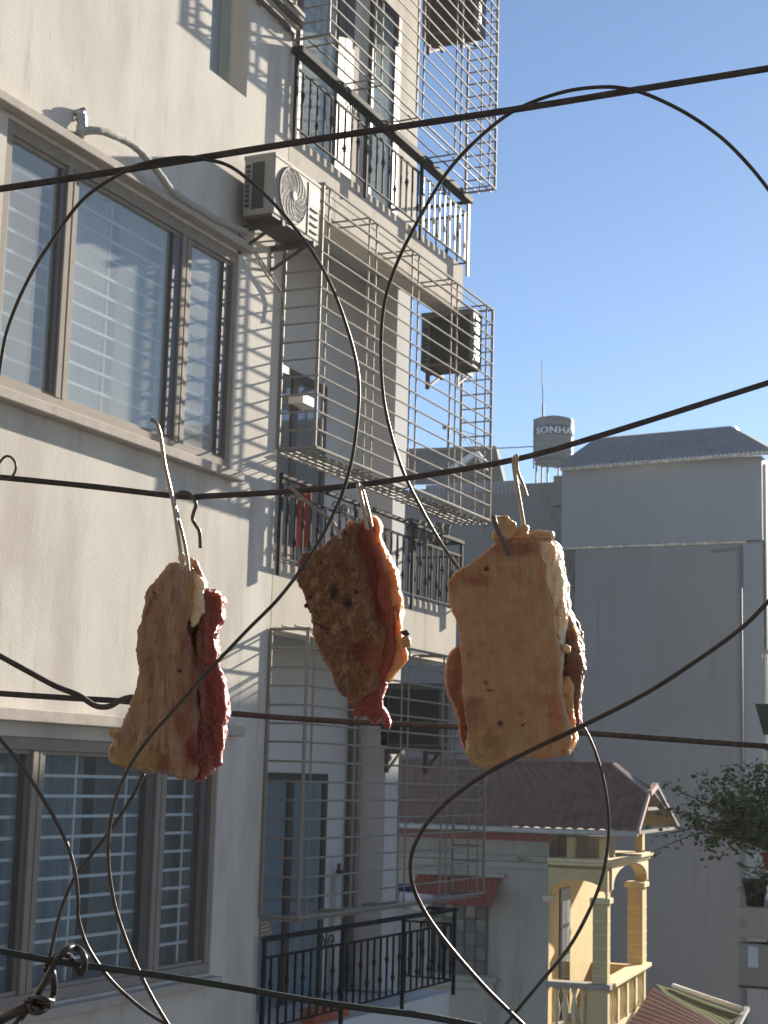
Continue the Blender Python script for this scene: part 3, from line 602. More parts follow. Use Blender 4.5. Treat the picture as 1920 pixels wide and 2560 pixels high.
m = MB(); q = onY(842, 2180, 6.80); m.tube(smooth_path([q, q + Vector((0.0, -0.05, 0.0)), q + Vector((0.08, -0.08, -0.05)), q + Vector((0.1, -0.08, -0.1))], 4), 0.02, 8); m.tube([q + Vector((0, -0.02, 0)), q + Vector((0, -0.02, 0.08))], 0.018, 8); m.build('tap', M['rust'], pp)
m = MB(); m.tube([q + Vector((0.02, 0, -0.02)), Vector((q.x + 0.02, 6.82, -1.93))], 0.026, 9); m.build('riser', M['pipe_white'], pp)
bk = thing('board_stack', 'small stack of pale boards jammed between the wall and the bottom railing', 'boards', onY(663, 2330, 5.97))
for k in range(4):
    q = onY(652, 2340 - k * 9, 5.99); m = MB(); m.obox(q, (0.17, 0.01 * k, 0.005), (0, 0.12, 0), (0, 0, 0.020)); m.build('board', M['ledge'], bk)

# ================================================================== CREAM HOUSE WITH YELLOW LOGGIA
TH = math.radians(6.2); HA = Vector((math.cos(TH), math.sin(TH), 0)); HB = Vector((-math.sin(TH), math.cos(TH), 0)); UZ = Vector((0, 0, 1))
def H(a, b, z): return HA * a + HB * b + UZ * z
house = thing('cream_house', 'cream house with a maroon sheet roof and a yellow arched corner loggia', 'house', H(30, 8, -10))
def hb(a0, a1, b0, b1, z0, z1, nm, m_, bev=0.0, par=house):
    m = MB(); m.obox(H(a0, b0, z0), HA * (a1 - a0), HB * (b1 - b0), UZ * (z1 - z0)); return m.build(nm, m_, par, bev)
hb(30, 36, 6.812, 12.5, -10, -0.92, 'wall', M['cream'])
hb(29.96, 30, 6.815, 12.5, -1.06, -0.93, 'red_band', M['red_band'])
hb(29.92, 29.998, 6.815, 12.5, -1.43, -1.33, 'cornice', M['cornice'], 0.01); hb(29.95, 29.998, 6.815, 12.5, -1.56, -1.44, 'cornice', M['cream'], 0.01)
# roof: corrugated slope with one rib per part
EA, EZ, RA, RZ = 29.55, -0.80, 31.9, 0.38
def slope(b, t, lift=0.0): return H(EA + (RA - EA) * t, b, EZ + (RZ - EZ) * t + lift)
m = MB(); rows = []
bL, bR = 12.6, 5.12
NB = 150
for t in (0.0, 0.25, 0.5, 0.75, 1.0):
    bR_t = bR + (0.0 if t < 0.55 else (t - 0.55) / 0.45 * 0.92)
    rows.append([slope(bL + (bR_t - bL) * i / NB, t, 0.022 * (1 if i % 4 in (1, 2) else 0)) for i in range(NB + 1)])
m.grid([list(reversed(r)) for r in rows], False); roof = m.build('roof', M['roof_red'], house)
roof.modifiers.new('sol', 'SOLIDIFY').thickness = 0.02
m = MB(); m.obox(H(RA, 5.2, RZ - 0.02), HA * 2.5, HB * 7.4, UZ * 0.03); 
BA, BZ = 34.3, -0.80
m = MB(); m._add([H(RA, 6.0, RZ), H(RA, 12.6, RZ), H(BA, 12.6, BZ), H(BA, 5.12, BZ), H(RA - 0.9, 5.12, -0.03)], [(0, 1, 2, 3, 4)]); rb = m.build('roof_back', M['under'], house); rb.modifiers.new('sol', 'SOLIDIFY').thickness = 0.03
def hbeam(p, q, w_, h_, nm, m_): mb = MB(); mb.beam(p, q, w_, h_); return mb.build(nm, m_, house)
ap = slope(bR, 0.55, 0.02)
hbeam(slope(bR - 0.02, 0.0, 0.0), ap, 0.05, 0.10, 'barge_board', M['roof_trim'])
hbeam(ap, H(RA, 5.98, RZ + 0.03), 0.12, 0.05, 'hip_flashing', M['roof_trim']); hbeam(H(RA, 5.98, RZ + 0.035), H(RA, 12.6, RZ + 0.035), 0.16, 0.04, 'ridge_cap', M['roof_red'])
hbeam(ap, H(RA - 0.3, 5.12, 0.02), 0.10, 0.10, 'barge_board', M['roof_trim'])
hbeam(H(RA - 0.3, 5.10, 0.0), H(BA, 5.10, BZ), 0.05, 0.07, 'barge_board', M['bar_dark'])
hbeam(H(31.0, 5.2, -0.42), H(33.2, 5.2, -0.42), 0.06, 0.06, 'purlin', M['bar_dark'])
hbeam(H(29.6, 5.16, -0.83), H(34.2, 5.16, -0.83), 0.06, 0.06, 'purlin', M['bar_dark'])
m = MB(); m.obox(H(29.45, 5.1, -0.90), HA * 0.13, HB * 7.5, UZ * 0.10); m.build('gutter', M['gutter'], house, 0.02)
# small awning + gridded window
m = MB(); n = 60; row = lambda t: [H(29.995 - 0.75 * t, 9.32 + (7.70 - 9.32) * i / n + (0.05 if t else 0) * 0, -1.76 - 0.46 * t + 0.012 * (1 if i % 4 in (1, 2) else 0)) for i in range(n + 1)]
m.grid([row(0), row(0.5), row(1)], False); aw = m.build('awning', M['awning_red'], house); aw.modifiers.new('sol', 'SOLIDIFY').thickness = 0.015
hb(29.9, 29.999, 7.62, 9.35, -1.74, -1.66, 'awning_ledge', M['cream'], 0.01)
gw = hb(29.97, 30.0, 7.95, 9.03, -3.5, -2.22, 'window', M['frame_brown'])
for i in range(5):
    for j in range(5):
        b = MB(); b.obox(H(29.95, 7.99 + i * 0.208, -3.46 + j * 0.245), HA * 0.018, HB * 0.17, UZ * 0.20); b.build('pane', M['glass_dark'] if (i + j) % 2 else M['frame_dark'], gw)
for i in range(6):
    b = MB(); b.obox(H(29.93, 7.955 + i * 0.208, -3.5), HA * 0.02, HB * 0.022, UZ * 1.28); b.build('grille_bar', M['frame_brown'], gw)
hb(29.9, 29.998, 7.75, 9.2, -3.62, -3.53, 'sill', M['cornice'], 0.01); hb(29.93, 29.998, 7.8, 9.15, -3.75, -3.63, 'sill', M['cream'], 0.01)
# loggia: piers, arches, cornice, parapet
A0, A1, B0, B1 = 29.95, 34.15, 5.72, 6.81      # near, far, outer, inner
ZR, ZS, ZC = -3.52, -2.12, -1.46                # rail, spring, cornice underside
hb(A0, A0 + 0.26, B0, B0 + 0.27, ZR, ZS, 'pier', M['yellow'], 0.008); hb(A1 - 0.5, A1, B0, B0 + 0.30, ZR, ZS + 0.1, 'pier', M['yellow'], 0.008)
hb(A0 - 0.05, A0 + 0.31, B0 - 0.05, B0 + 0.32, ZS, ZS + 0.10, 'capital', M['yellow_trim'], 0.012); hb(A1 - 0.56, A1 + 0.05, B0 - 0.05, B0 + 0.36, ZS + 0.1, ZS + 0.2, 'capital', M['yellow_trim'], 0.012)
hb(A0 - 0.05, A0 + 0.2, B1 - 0.12, B1 + 0.10, ZS, ZS + 0.10, 'capital', M['yellow_trim'], 0.012)
for k in range(5):
    zz = ZR + 0.13 + k * 0.24
    hb(A0 - 0.006, A0 + 0.266, B0 - 0.006, B0 + 0.276, zz, zz + 0.02, 'pier_joint', M['yellow_trim']); hb(A1 - 0.506, A1 + 0.006, B0 - 0.006, B0 + 0.306, zz, zz + 0.02, 'pier_joint', M['yellow_trim'])
def arch(origin, du, L, zs, ztop, rise, dn, th, nm, m_, n=18):
    """wall above an arched opening: from zs (spring) to ztop"""
    O = Vector(origin); P = [(0, zs), (0, ztop), (L, ztop), (L, zs)]
    for i in range(n + 1):
        t = math.pi * i / n; P.append((L / 2 + L / 2 * math.cos(t) * 0.93, zs + rise * math.sin(t) ** 0.8 if 0 < i < n else zs))
    mb = MB(); mb.prism([O + du * u + UZ * z for u, z in P], dn * th); return mb.build(nm, m_, house)
arch(H(A0, B0, 0), HB, B1 - B0, ZS + 0.10, ZC, 0.30, HA, 0.22, 'front_arch', M['yellow'])
arch(H(A0 + 0.221, B0, 0), HA, A1 - A0 - 0.222, ZS + 0.20, ZC, 0.42, HB, 0.20, 'side_arch', M['yellow'])
arch(H(A0 + 0.24, B0 - 0.035, 0), HA, A1 - A0 - 0.24, ZS + 0.24, ZS + 0.72, 0.40, HB, 0.034, 'side_arch_moulding', M['yellow_trim'])
hb(A0 - 0.07, A1 + 0.07, B0 - 0.07, B1 + 0.005, ZC, ZC + 0.06, 'cornice', M['yellow_trim'], 0.01); hb(A0 - 0.12, A1 + 0.12, B0 - 0.12, B1 + 0.005, ZC + 0.061, ZC + 0.13, 'cornice', M['yellow_trim'], 0.015)
hb(A0, A1, B0 + 0.02, B1, ZC - 0.06, ZC - 0.005, 'loggia_ceiling', M['yellow'])
hb(A0 + 0.02, A0 + 0.2, B0 + 0.02, B0 + 0.16, ZC + 0.131, -0.95, 'attic_post', M['yellow'], 0.006); hb(A0 + 0.02, A0 + 0.2, B0 + 0.62, B0 + 0.76, ZC + 0.131, -0.95, 'attic_post', M['yellow'], 0.006); hb(A1 - 0.4, A1 - 0.1, B0 + 0.02, B0 + 0.16, ZC + 0.131, -0.95, 'attic_post', M['yellow'], 0.006)
hb(A0 + 0.9, A0 + 1.0, B0 + 0.05, B1, ZC + 0.131, -0.95, 'attic_wall', M['cream'])
# rear parapet, floor, inner wall with door
hb(A0 + 0.3, A1 - 0.2, B0 + 0.05, 6.80, -4.5, -4.3, 'loggia_floor', M['cornice'])
hb(A1 - 0.25, A1 - 0.05, B0 + 0.31, B1, -4.29, ZR - 0.05, 'rear_parapet', M['yellow'])
ld = hb(A0 + 0.9, A0 + 1.75, B1 - 0.04, B1 - 0.003, -4.28, -1.95, 'loggia_door', M['frame_brown'], 0.004)
for j in range(4):
    b = MB(); b.obox(H(A0 + 0.98, B1 - 0.052, -4.1 + j * 0.5), HA * 0.32, HB * 0.012, UZ * 0.42); b.build('pane', M['glass_door'], ld)
    b = MB(); b.obox(H(A0 + 1.36, B1 - 0.052, -4.1 + j * 0.5), HA * 0.32, HB * 0.012, UZ * 0.42); b.build('pane', M['glass_dark'], ld)
hb(29.99, 35.9, B1 - 0.006, B1 - 0.001, -10, -1.5, 'inner_wall', M['yellow'])
# front parapet: rail, base, balusters
hb(A0 - 0.06, A0 + 0.30, B0 - 0.06, B1 + 0.02, ZR - 0.10, ZR - 0.001, 'rail', M['cornice'], 0.012)
hb(A0 + 0.301, A1 + 0.06, B0 - 0.10, B0 + 0.24, ZR - 0.08, ZR - 0.002, 'rail', M['yellow_trim'], 0.012)
hb(A0 + 0.02, A0 + 0.22, B0 + 0.0, B1, -4.62, -4.35, 'parapet_base', M['yellow']); hb(A0 + 0.221, A1, B0, B0 + 0.2, -4.62, -4.32, 'parapet_base', M['yellow_trim'])
hb(A0 - 0.10, A1 + 0.1, B0 - 0.22, B1, -4.72, -4.621, 'floor_edge', M['yellow_trim'], 0.02)
hb(A0 + 0.0, A0 + 0.22, B0 - 0.01, B0 + 0.36, -4.349, ZR - 0.101, 'parapet_pier', M['yellow'])
BALU = MB(); BALU.lathe((0, 0, 0), [(0.055, 0), (0.055, 0.05), (0.03, 0.10), (0.06, 0.26), (0.065, 0.34), (0.028, 0.56), (0.055, 0.64), (0.055, 0.70)], 12); BALU_ME = BALU.mesh('baluster', M['yellow_trim'])
for k in range(4): inst('baluster', BALU_ME, house, H(A0 + 0.11, B0 + 0.46 + k * 0.16, -4.35), (1, 1, 1.04))
for k in range(4):
    a0 = A0 + 0.45 + k * 0.95
    hb(a0 + 0.62, a0 + 0.80, B0 + 0.0, B0 + 0.18, -4.319, ZR - 0.081, 'parapet_pier', M['yellow_trim'])
    hb(a0 - 0.1, a0 + 0.60, B0 + 0.10, B0 + 0.14, -4.319, ZR - 0.081, 'parapet_panel', M['yellow'])
    for i in range(3): inst('baluster', BALU_ME, house, H(a0 + 0.02 + i * 0.22, B0 + 0.06, -4.32), (0.8, 0.8, 1.02))
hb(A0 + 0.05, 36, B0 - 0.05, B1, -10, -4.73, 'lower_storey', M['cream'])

# lower roofs in front of the grey wall
def sheet(name, label, poly, m_, cat='roof', ribs=30, th=0.02):
    P = [Vector(p) for p in poly]; rows = []
    for t in (0, 0.33, 0.66, 1.0):
        a = P[0] * (1 - t) + P[3] * t; b = P[1] * (1 - t) + P[2] * t; N = ribs * 4
        rows.append([a + (b - a) * (i / N) + UZ * (0.005 if i % 4 in (1, 2) else 0) for i in range(N + 1)])
    mb = MB(); mb.grid(rows, False); o = mb.build(name, m_); o.modifiers.new('sol', 'SOLIDIFY').thickness = th
    return o
lr = thing('shed_roof', 'low maroon sheet roof at the foot of the yellow loggia', 'roof', onX(1640, 2540, 30))
o = sheet('sheet', '', [onX(1520, 2640, 29.2), onX(1632, 2470, 33.0), onX(1790, 2560, 32.0), onX(1850, 2700, 29.2)], M['roof_dull'], ribs=16); put(o, lr)
gr = thing('green_roof', 'small olive corrugated sheet roof at the foot of the grey wall', 'roof', onX(1750, 2500, 34))
o = sheet('sheet', '', [onX(1640, 2462, 36.5), onX(1690, 2478, 36.5), onX(1858, 2540, 34.5), onX(1760, 2600, 32.5)], M['roof_green'], ribs=12); put(o, gr)
m = MB(); m.tube([onX(1683, 2470, 36.4) + UZ * 0.05, onX(1856, 2530, 34.6) + UZ * 0.05], 0.05, 7); m.build('ridge_cap', M['gable_white'], gr)
m = MB(); m.beam(onX(1835, 2580, 34), onX(1868, 2520, 35.2), 0.1, 0.08); m.build('barge_board', M['gable_white'], gr)

# ================================================================== GREY BUILDING, OLD BUILDING, TANK
GX = 46.0; KK = 46.0 / 38.0
grey = thing('grey_building', 'tall blank grey rendered building with a blue sheet roof', 'building', (GX, 10.4, -10))
yR, yL = 7.95 * KK, 12.83 * KK
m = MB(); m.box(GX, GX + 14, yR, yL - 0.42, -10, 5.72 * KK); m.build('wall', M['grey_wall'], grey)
m = MB(); m.box(GX - 0.06, GX + 14, yR - 0.05, yL, 5.745 * KK, 7.74 * KK); top = m.build('sheet_cladding', M['sheet'], grey)
m = MB()
for k in range(9): m.box(GX - 0.0635, GX - 0.0595, yR + 0.25 + k * 0.66, yR + 0.257 + k * 0.66, 5.76 * KK, 7.72 * KK)
m.build('cladding_seams', M['sheet'], grey)
m = MB(); m.box(GX - 0.09, GX - 0.001, yR + 0.4, yL, 5.68 * KK, 5.735 * KK); m.build('flashing', M['eave_stain'], grey)
m = MB(); m.box(GX - 0.05, GX - 0.001, yR - 0.01, yR + 0.5, -10, 5.67 * KK); m.build('corner_strip', M['sheet'], grey)
m = MB(); m.tube([(GX - 0.06, yR + 0.56, 5.62 * KK), (GX - 0.06, yR + 0.56, -8)], 0.035, 7); m.build('drain_pipe', M['mast'], grey)
m = MB(); m.tube([(GX - 0.06, yR + 1.4, 5.50 * KK), (GX - 0.06, yR + 0.56, 5.56 * KK)], 0.03, 6); m.build('drain_elbow', M['mast'], grey)
m = MB()
E = [onX(1385, 1170, GX - 0.55), onX(1935, 1126, GX - 0.55)]; Rg = [onX(1490, 1096, GX + 3.6), onX(1828, 1066, GX + 3.6)]
rows = []; N = 200
for t in (0, 0.5, 1.0): rows.append([(E[0] * (1 - t) + Rg[0] * t) * (1 - i / N) + (E[1] * (1 - t) + (Rg[1]) * t) * (i / N) + UZ * (0.03 if i % 4 in (1, 2) else 0) for i in range(N + 1)])
m.grid(rows, False); o = m.build('roof', M['roof_blue'], grey); o.modifiers.new('sol', 'SOLIDIFY').thickness = 0.03
m = MB(); m.prism([Rg[1], E[1], onX(1960, 1130, GX + 3.6)], Vector((0.3, 0, 0))); m.build('roof_side', M['roof_blue'], grey)
g1 = onX(1822, 1098, GX + 3.2); g2 = onX(1838, 1064, GX + 3.6); g3 = onX(1853, 1102, GX + 3.8)
m = MB(); m.prism([g1, g2, g3], Vector((0.5, 0.0, 0))); m.build('gable', M['gable_white'], grey)
m = MB(); m.prism([onX(1400, 1176, GX - 0.5), onX(1930, 1134, GX - 0.5), onX(1930, 1128, GX - 0.5), onX(1400, 1170, GX - 0.5)], Vector((0.12, 0, 0))); m.build('eave', M['eave_stain'], grey)
m = MB(); m.box(GX + 0.3, GX + 8, yR - 0.10, yR - 0.055, 3.2 * KK, 7.6 * KK); m.build('side_cladding', M['gable_white'], grey)
m = MB(); m.box(GX + 0.3, GX + 8, yR - 0.09, yR - 0.001, -10, 3.1 * KK); m.build('side_wall', M['white_paint'], grey)

old = thing('old_building', 'older dark stained grey building behind the cage, beside the tall grey building', 'building', (39, 16, -10))
m = MB(); m.box(39.2 * KK, 62, yL - 0.05, 32, -10, 7.62 * KK); m.build('wall', M['old_wall'], old)
m = MB(); m.box(38.9 * KK, 39.198 * KK, yL - 0.40, yL + 0.66, 6.95 * KK, 7.72 * KK); m.build('parapet_pier', M['old_wall'], old)
m = MB()
for k in range(22): m.box(39.19 * KK, 39.197 * KK, yL + 2.05 + k * 0.133, yL + 2.13 + k * 0.133, 7.40 * KK, 7.70 * KK)
m.box(39.2 * KK, 39.4 * KK, yL + 1.95, yL + 5.1, 7.622 * KK, 7.72 * KK); m.build('corrugated_upstand', M['sheet'], old)
nr = thing('gabled_roof', 'distant dark blue roof with a white trimmed gable seen through the middle cage', 'roof', (48, 20, 7))
a = [onX(990, 1133, 60.53), onX(1225, 1122, 60.53), onX(1400, 1115, 60.53)]
m = MB(); m.prism([onX(960, 1128, 60.53), onX(1240, 1119, 60.53), onX(1260, 1205, 58.11), onX(960, 1210, 58.11)], Vector((0.3, 0, 0))); m.build('slope', M['roof_dk'], nr)
m = MB(); m.beam(onX(960, 1128, 60.41), onX(1240, 1119, 60.41), 0.15, 0.12); m.build('ridge_cap', M['roof_green'], nr)
m = MB(); m.beam(onX(1130, 1172, 57.50), onX(1194, 1131, 58.11), 0.2, 0.17, (1, 0, 0)); m.build('barge_board', M['gable_white'], nr)
m = MB(); m.beam(onX(1190, 1131, 58.11), onX(1215, 1160, 57.50), 0.2, 0.14, (1, 0, 0)); m.build('barge_board', M['gable_white'], nr)
m = MB(); m.prism([onX(1135, 1180, 57.86), onX(1192, 1134, 58.11), onX(1218, 1175, 57.86)], Vector((0.2, 0, 0))); m.build('gable_wall', M['roof_dk'], nr)

# water tank
TX = 52.0
tc_ = onX(1383, 1155, TX); tl = onX(1336, 1100, TX); tr_ = onX(1432, 1100, TX); R_ = (tl - tr_).length / 2 * 0.985
tk = thing('water_tank', 'round steel water tank with a blue lettered band on a rooftop stand', 'water tank', tc_)
zt = onX(1383, 1052, TX).z; z0t = onX(1383, 1150, TX).z; Ht = zt - z0t; c0 = Vector((tc_.x, tc_.y, z0t))
prof = [(R_ * 0.5, -0.08), (R_ * 0.9, -0.05), (R_, 0.0)]
for k in range(8):
    h0 = Ht * k / 8; prof += [(R_, h0 + 0.02), (R_ * 1.012, h0 + Ht / 16), (R_, h0 + Ht / 8 - 0.01)]
prof += [(R_, Ht), (R_ * 0.93, Ht + 0.03), (R_ * 0.5, Ht + 0.11), (R_ * 0.16, Ht + 0.14), (R_ * 0.16, Ht + 0.17), (0.01, Ht + 0.17)]
m = MB(); m.lathe(c0, prof, 40); m.build('shell', M['steel_tank'], tk)
zb0 = Ht * 0.565; zb1 = Ht * 0.80
m = MB(); m.lathe(c0, [(R_ * 1.013, zb0), (R_ * 1.018, zb0 + 0.005), (R_ * 1.018, zb1 - 0.005), (R_ * 1.013, zb1)], 48); band = m.build('lettered_band', M['tank_blue'], tk)
cu = bpy.data.curves.new('tank_text', 'FONT'); cu.body = 'SONHA'; cu.size = (zb1 - zb0) * 0.95; cu.extrude = 0.004; cu.align_x = 'CENTER'; cu.space_character = 1.12; cu.offset = 0.010
to = bpy.data.objects.new('tank_text_src', cu); COL.objects.link(to); dg = bpy.context.evaluated_depsgraph_get(); me = bpy.data.meshes.new_from_object(to.evaluated_get(dg))
bpy.data.objects.remove(to); bpy.data.curves.remove(cu); me.name = 'lettering'; me.materials.clear(); me.materials.append(M['tank_letter'])
dcam = Vector((-c0.x, -c0.y, 0)).normalized(); a0 = math.atan2(dcam.y, dcam.x)
for v in me.vertices:
    ang = a0 + (v.co.x * 1.18) / R_ + 0.02; rr = R_ * 1.02 + v.co.z; v.co = (c0.x + rr * math.cos(ang), c0.y + rr * math.sin(ang), z0t + zb0 + 0.04 + v.co.y)
lo = bpy.data.objects.new('lettering', me); COL.objects.link(lo); put(lo, band)
st = MB(); zs0 = onX(1383, 1192, TX).z
for k in range(6):
    a = k * math.pi / 3; st.beam((c0.x + R_ * 0.85 * math.cos(a), c0.y + R_ * 0.85 * math.sin(a), zs0 - 0.6), (c0.x + R_ * 0.85 * math.cos(a), c0.y + R_ * 0.85 * math.sin(a), z0t - 0.06), 0.05, 0.05)
st.lathe((c0.x, c0.y, z0t - 0.14), [(R_ * 0.92, 0), (R_ * 0.92, 0.07), (R_ * 0.8, 0.08)], 24)
st.beam((c0.x - R_ * 0.8, c0.y - R_ * 0.6, z0t - 0.3), (c0.x - R_ * 0.8, c0.y + R_ * 0.6, z0t - 0.16), 0.03, 0.03); st.beam((c0.x - R_ * 0.8, c0.y - R_ * 0.7, z0t - 0.22), (c0.x - R_ * 0.8, c0.y + R_ * 0.7, z0t - 0.22), 0.03, 0.03)
st.build('stand', M['mast'], tk)
m = MB(); m.tube([(c0.x - R_ * 0.72, c0.y + R_ * 0.78, z0t - 0.35), (c0.x - R_ * 0.72, c0.y + R_ * 0.78, Ht + z0t)], 0.02, 6); m.build('feed_pipe', M['mast'], tk)
mm = thing('mast', 'thin tall pole rising behind the water tank', 'pole', onX(1357, 1060, 53.02))
m = MB(); m.tube([onX(1359, 1160, 53.02), onX(1357, 1012, 53.02)], 0.034, 6); m.build('pole', M['mast'], mm)
m = MB(); m.tube([onX(1357, 1012, 53.02), onX(1355, 903, 53.02)], 0.016, 6); m.build('rod', M['mast'], mm)
m = MB(); m.tube(smooth_path([onX(1000, 1128, 56.89), onX(1230, 1121, 55.68), onX(1336, 1116, 53.26)], 6), 0.022, 5); tag(m.build('roof_wire', M['mast']), 'thin cable running from the roofs behind the cage to the water tank', 'cable')
an = thing('tv_antenna', 'rooftop aerial of thin rods seen through the lower right of the middle cage', 'antenna', onX(1120, 1160, 54.47))
m = MB(); m.tube([onX(1118, 1190, 54.47), onX(1122, 1060, 54.47)], 0.05, 7); m.build('pole', M['rust'], an)
m = MB(); m.obox(onX(1106, 1072, 54.47), (0.15, 0, 0), (0, -0.16, 0), (0, 0, 0.10)); m.build('box', M['rust'], an)
m = MB()
for k in range(9):
    q = onX(1142 + k * 8, 1085 + k * 5 + (k % 2) * 10, 54.47); m.tube([q + Vector((0, 0.10, 0.32)), q + Vector((0.1, -0.08, -0.1))], 0.008, 4); m.tube([q, q + Vector((0, -0.22, -0.08 + 0.05 * (k % 3)))], 0.008, 4)
m.tube([onX(1104, 1062, 54.47), onX(1216, 1095, 54.47)], 0.013, 5); m.tube([onX(1150, 1040, 54.47), onX(1210, 1080, 54.47)], 0.011, 5); m.build('elements', M['mast'], an)

# ================================================================== HOUSE AT THE RIGHT EDGE
rt = thing('neighbour_house', 'narrow house at the right edge with a planter ledge and a green awning', 'house', (17, 2.4, -10))
m = MB(); m.box(16.9, 22, 1.0, 3.52, -10, -1.46); m.build('wall', M['brick_wall'], rt)
m = MB(); m.box(16.45, 18.3, 1.0, 3.72, -1.44, -1.15); m.build('planter_ledge', M['ledge'], rt, 0.01)
m = MB(); m.box(17.3, 22, 1.0, 3.30, -1.149, 2.4); m.build('upper_wall', M['grey_wall'], rt)
m = MB(); a = onX(1898, 1762, 16.6); m.prism([(16.4, a.y, a.z), (16.4, a.y - 0.08, a.z - 0.3), (16.4, 2.4, a.z - 0.3), (16.4, 2.4, a.z)], Vector((1.2, 0, 0))); m.build('awning', M['awning_green'], rt)
m = MB(); a = onX(1906, 1860, 17.0); m.box(17.0, 17.08, a.y - 0.05, a.y, -0.3, a.z); m.build('downpipe', M['gable_white'], rt)
rac = make_ac('air_conditioner', 'pale air conditioner at the lower right edge below the planters', (16.50, 3.02, -1.92), (0, 1, 0), (1, 0, 0), W=0.70, H=0.42, D=0.28, fan=False, legs=False)
m = MB(); m.obox((16.488, 3.52, -1.72), (0.012, 0, 0), (0, 0.10, 0), (0, 0, 0.2)); m.build('service_cover', M['sticker'], rac)
for k, (py_, pz, rad, hh, mt, lab) in enumerate(((3.60, -1.148, 0.12, 0.26, 'pot_black', 'black pot at the left end of the planter ledge'), (3.33, -1.148, 0.13, 0.34, 'pot_black', 'taller black pot second from the ledge end'), (3.42, -0.79, 0.11, 0.17, 'terracotta', 'red clay pot standing on top of the tall black pots'))):
    t = thing('plant_pot', lab, 'plant pot', (16.75, py_, pz), 'pots on the planter ledge')
    m = MB(); m.lathe((16.75, py_, pz), [(rad * 0.7, 0), (rad, hh * 0.85), (rad * 1.12, hh * 0.86), (rad * 1.12, hh), (rad * 0.9, hh), (rad * 0.85, hh * 0.9)], 16); m.build('body', M[mt], t)
def leafy(mb, c, n, rad, sz):
    for _ in range(n):
        d = Vector((random.gauss(0, 1), random.gauss(0, 1), random.gauss(0, 1))) * rad * 0.5; p = c + d
        u = Vector((random.uniform(-1, 1), random.uniform(-1, 1), random.uniform(-0.6, 0.4))).normalized(); w_ = u.orthogonal().normalized(); w_ = (w_ + u.cross(w_) * random.uniform(-1, 1)).normalized()
        s = sz * random.uniform(0.6, 1.25); nn = u.cross(w_) * s * 0.12
        mb._add([p, p + u * s * 0.5 + w_ * s * 0.28 + nn, p + u * s, p + u * s * 0.5 - w_ * s * 0.28 + nn], [(0, 1, 2, 3)])
vine = thing('bougainvillea', 'sprawling leafy shrub hanging from the right edge house over the grey wall', 'shrub', (16.8, 3.5, -0.6))
lf = MB(); tw = MB(); root_ = Vector((16.8, 3.42, -0.62))
tips = [((1680, 1968), 12), ((1660, 2025), 8), ((1632, 2130), 5), ((1760, 1955), 26), ((1790, 2000), 34), ((1740, 2060), 26), ((1825, 1940), 34), ((1860, 1985), 40), ((1885, 1930), 34), ((1830, 2060), 52), ((1880, 2060), 52), ((1900, 2010), 50), ((1790, 2095), 30), ((1770, 2120), 24), ((1850, 2110), 55), ((1900, 2100), 50), ((1730, 2010), 16), ((1700, 2030), 9), ((1915, 1960), 45), ((1812, 2030), 36), ((1650, 2090), 6)]
for (q, n) in tips:
    T = onX(*q, 16.4 + random.uniform(-0.35, 0.5)); mid = (root_ + T) / 2 + Vector((0, 0.05, random.uniform(0.05, 0.22)))
    path = smooth_path([root_, mid, T], 10); tw.tube(path, [0.013 * (1 - 0.8 * i / len(path)) for i in range(len(path))], 5)
    leafy(lf, T, int(n * 1.0), 0.13, 0.070)
    for i in range(6, len(path)):
        if random.random() < 0.75: leafy(lf, path[i], 3 if n < 20 else 9, 0.06 if n < 20 else 0.13, 0.064)
o = lf.build('foliage', M['leaf'], vine); o['kind'] = 'stuff'; tw.build('branches', M['twig'], vine)
gp = thing('fern', 'dark trailing fern growing from the pots on the right edge ledge', 'plant', (16.7, 3.6, -0.95))
lf = MB()
for k in range(70):
    a = random.uniform(0, 6.28); c = Vector((16.66 + random.uniform(-0.1, 0.1), 3.58 + random.uniform(-0.12, 0.08), -0.92 + random.uniform(-0.1, 0.18))); d = Vector((math.cos(a) * 0.6, math.sin(a), random.uniform(-0.5, 0.6))).normalized(); L_ = random.uniform(0.10, 0.24)
    s_ = d.orthogonal().normalized() * 0.007; lf._add([c - s_, c + s_, c + d * L_ * 0.6 + s_ + UZ * 0.02, c + d * L_ - UZ * L_ * 0.3, c + d * L_ * 0.6 - s_ + UZ * 0.02], [(0, 1, 2, 3, 4)])
o = lf.build('fronds', M['leaf'], gp); o['kind'] = 'stuff'

# building across the lane, out of view to the right: it shades the lower storeys and shows in the panes
op = thing('opposite_house', 'house across the lane whose roof shades the lower storeys', 'house', (27, -4, -10))
m = MB(); m.prism([(26, 3.35, -10), (26, 3.35, 5.35), (26, 2.55, 6.45), (26, -12, 6.6), (26, -12, -10)], Vector((9, 0, 0))); m.build('wall', M['brick_wall'], op)
m = MB(); m.prism([(25.8, 3.6, 5.08), (25.8, 2.5, 6.50), (25.8, 2.5, 6.56), (25.8, 3.62, 5.14)], Vector((9.4, 0, 0))); m.build('roof', M['roof_red'], op)

# the house behind the viewer (out of view): it keeps the open sky off the near faces of the meat
vh = thing('viewer_house', 'unseen dark house behind the viewpoint, added to hold back sky light', 'house', (-2, 0, -10))
m = MB(); m.box(-8, -1.2, -9, 3.6, -10, 9.0); m.build('wall', M['low_bounce'], vh)
m = MB(); m.box(-1.199, 0.35, -9, 3.4, 1.6, 1.8); m.build('balcony_roof', M['low_bounce'], vh)

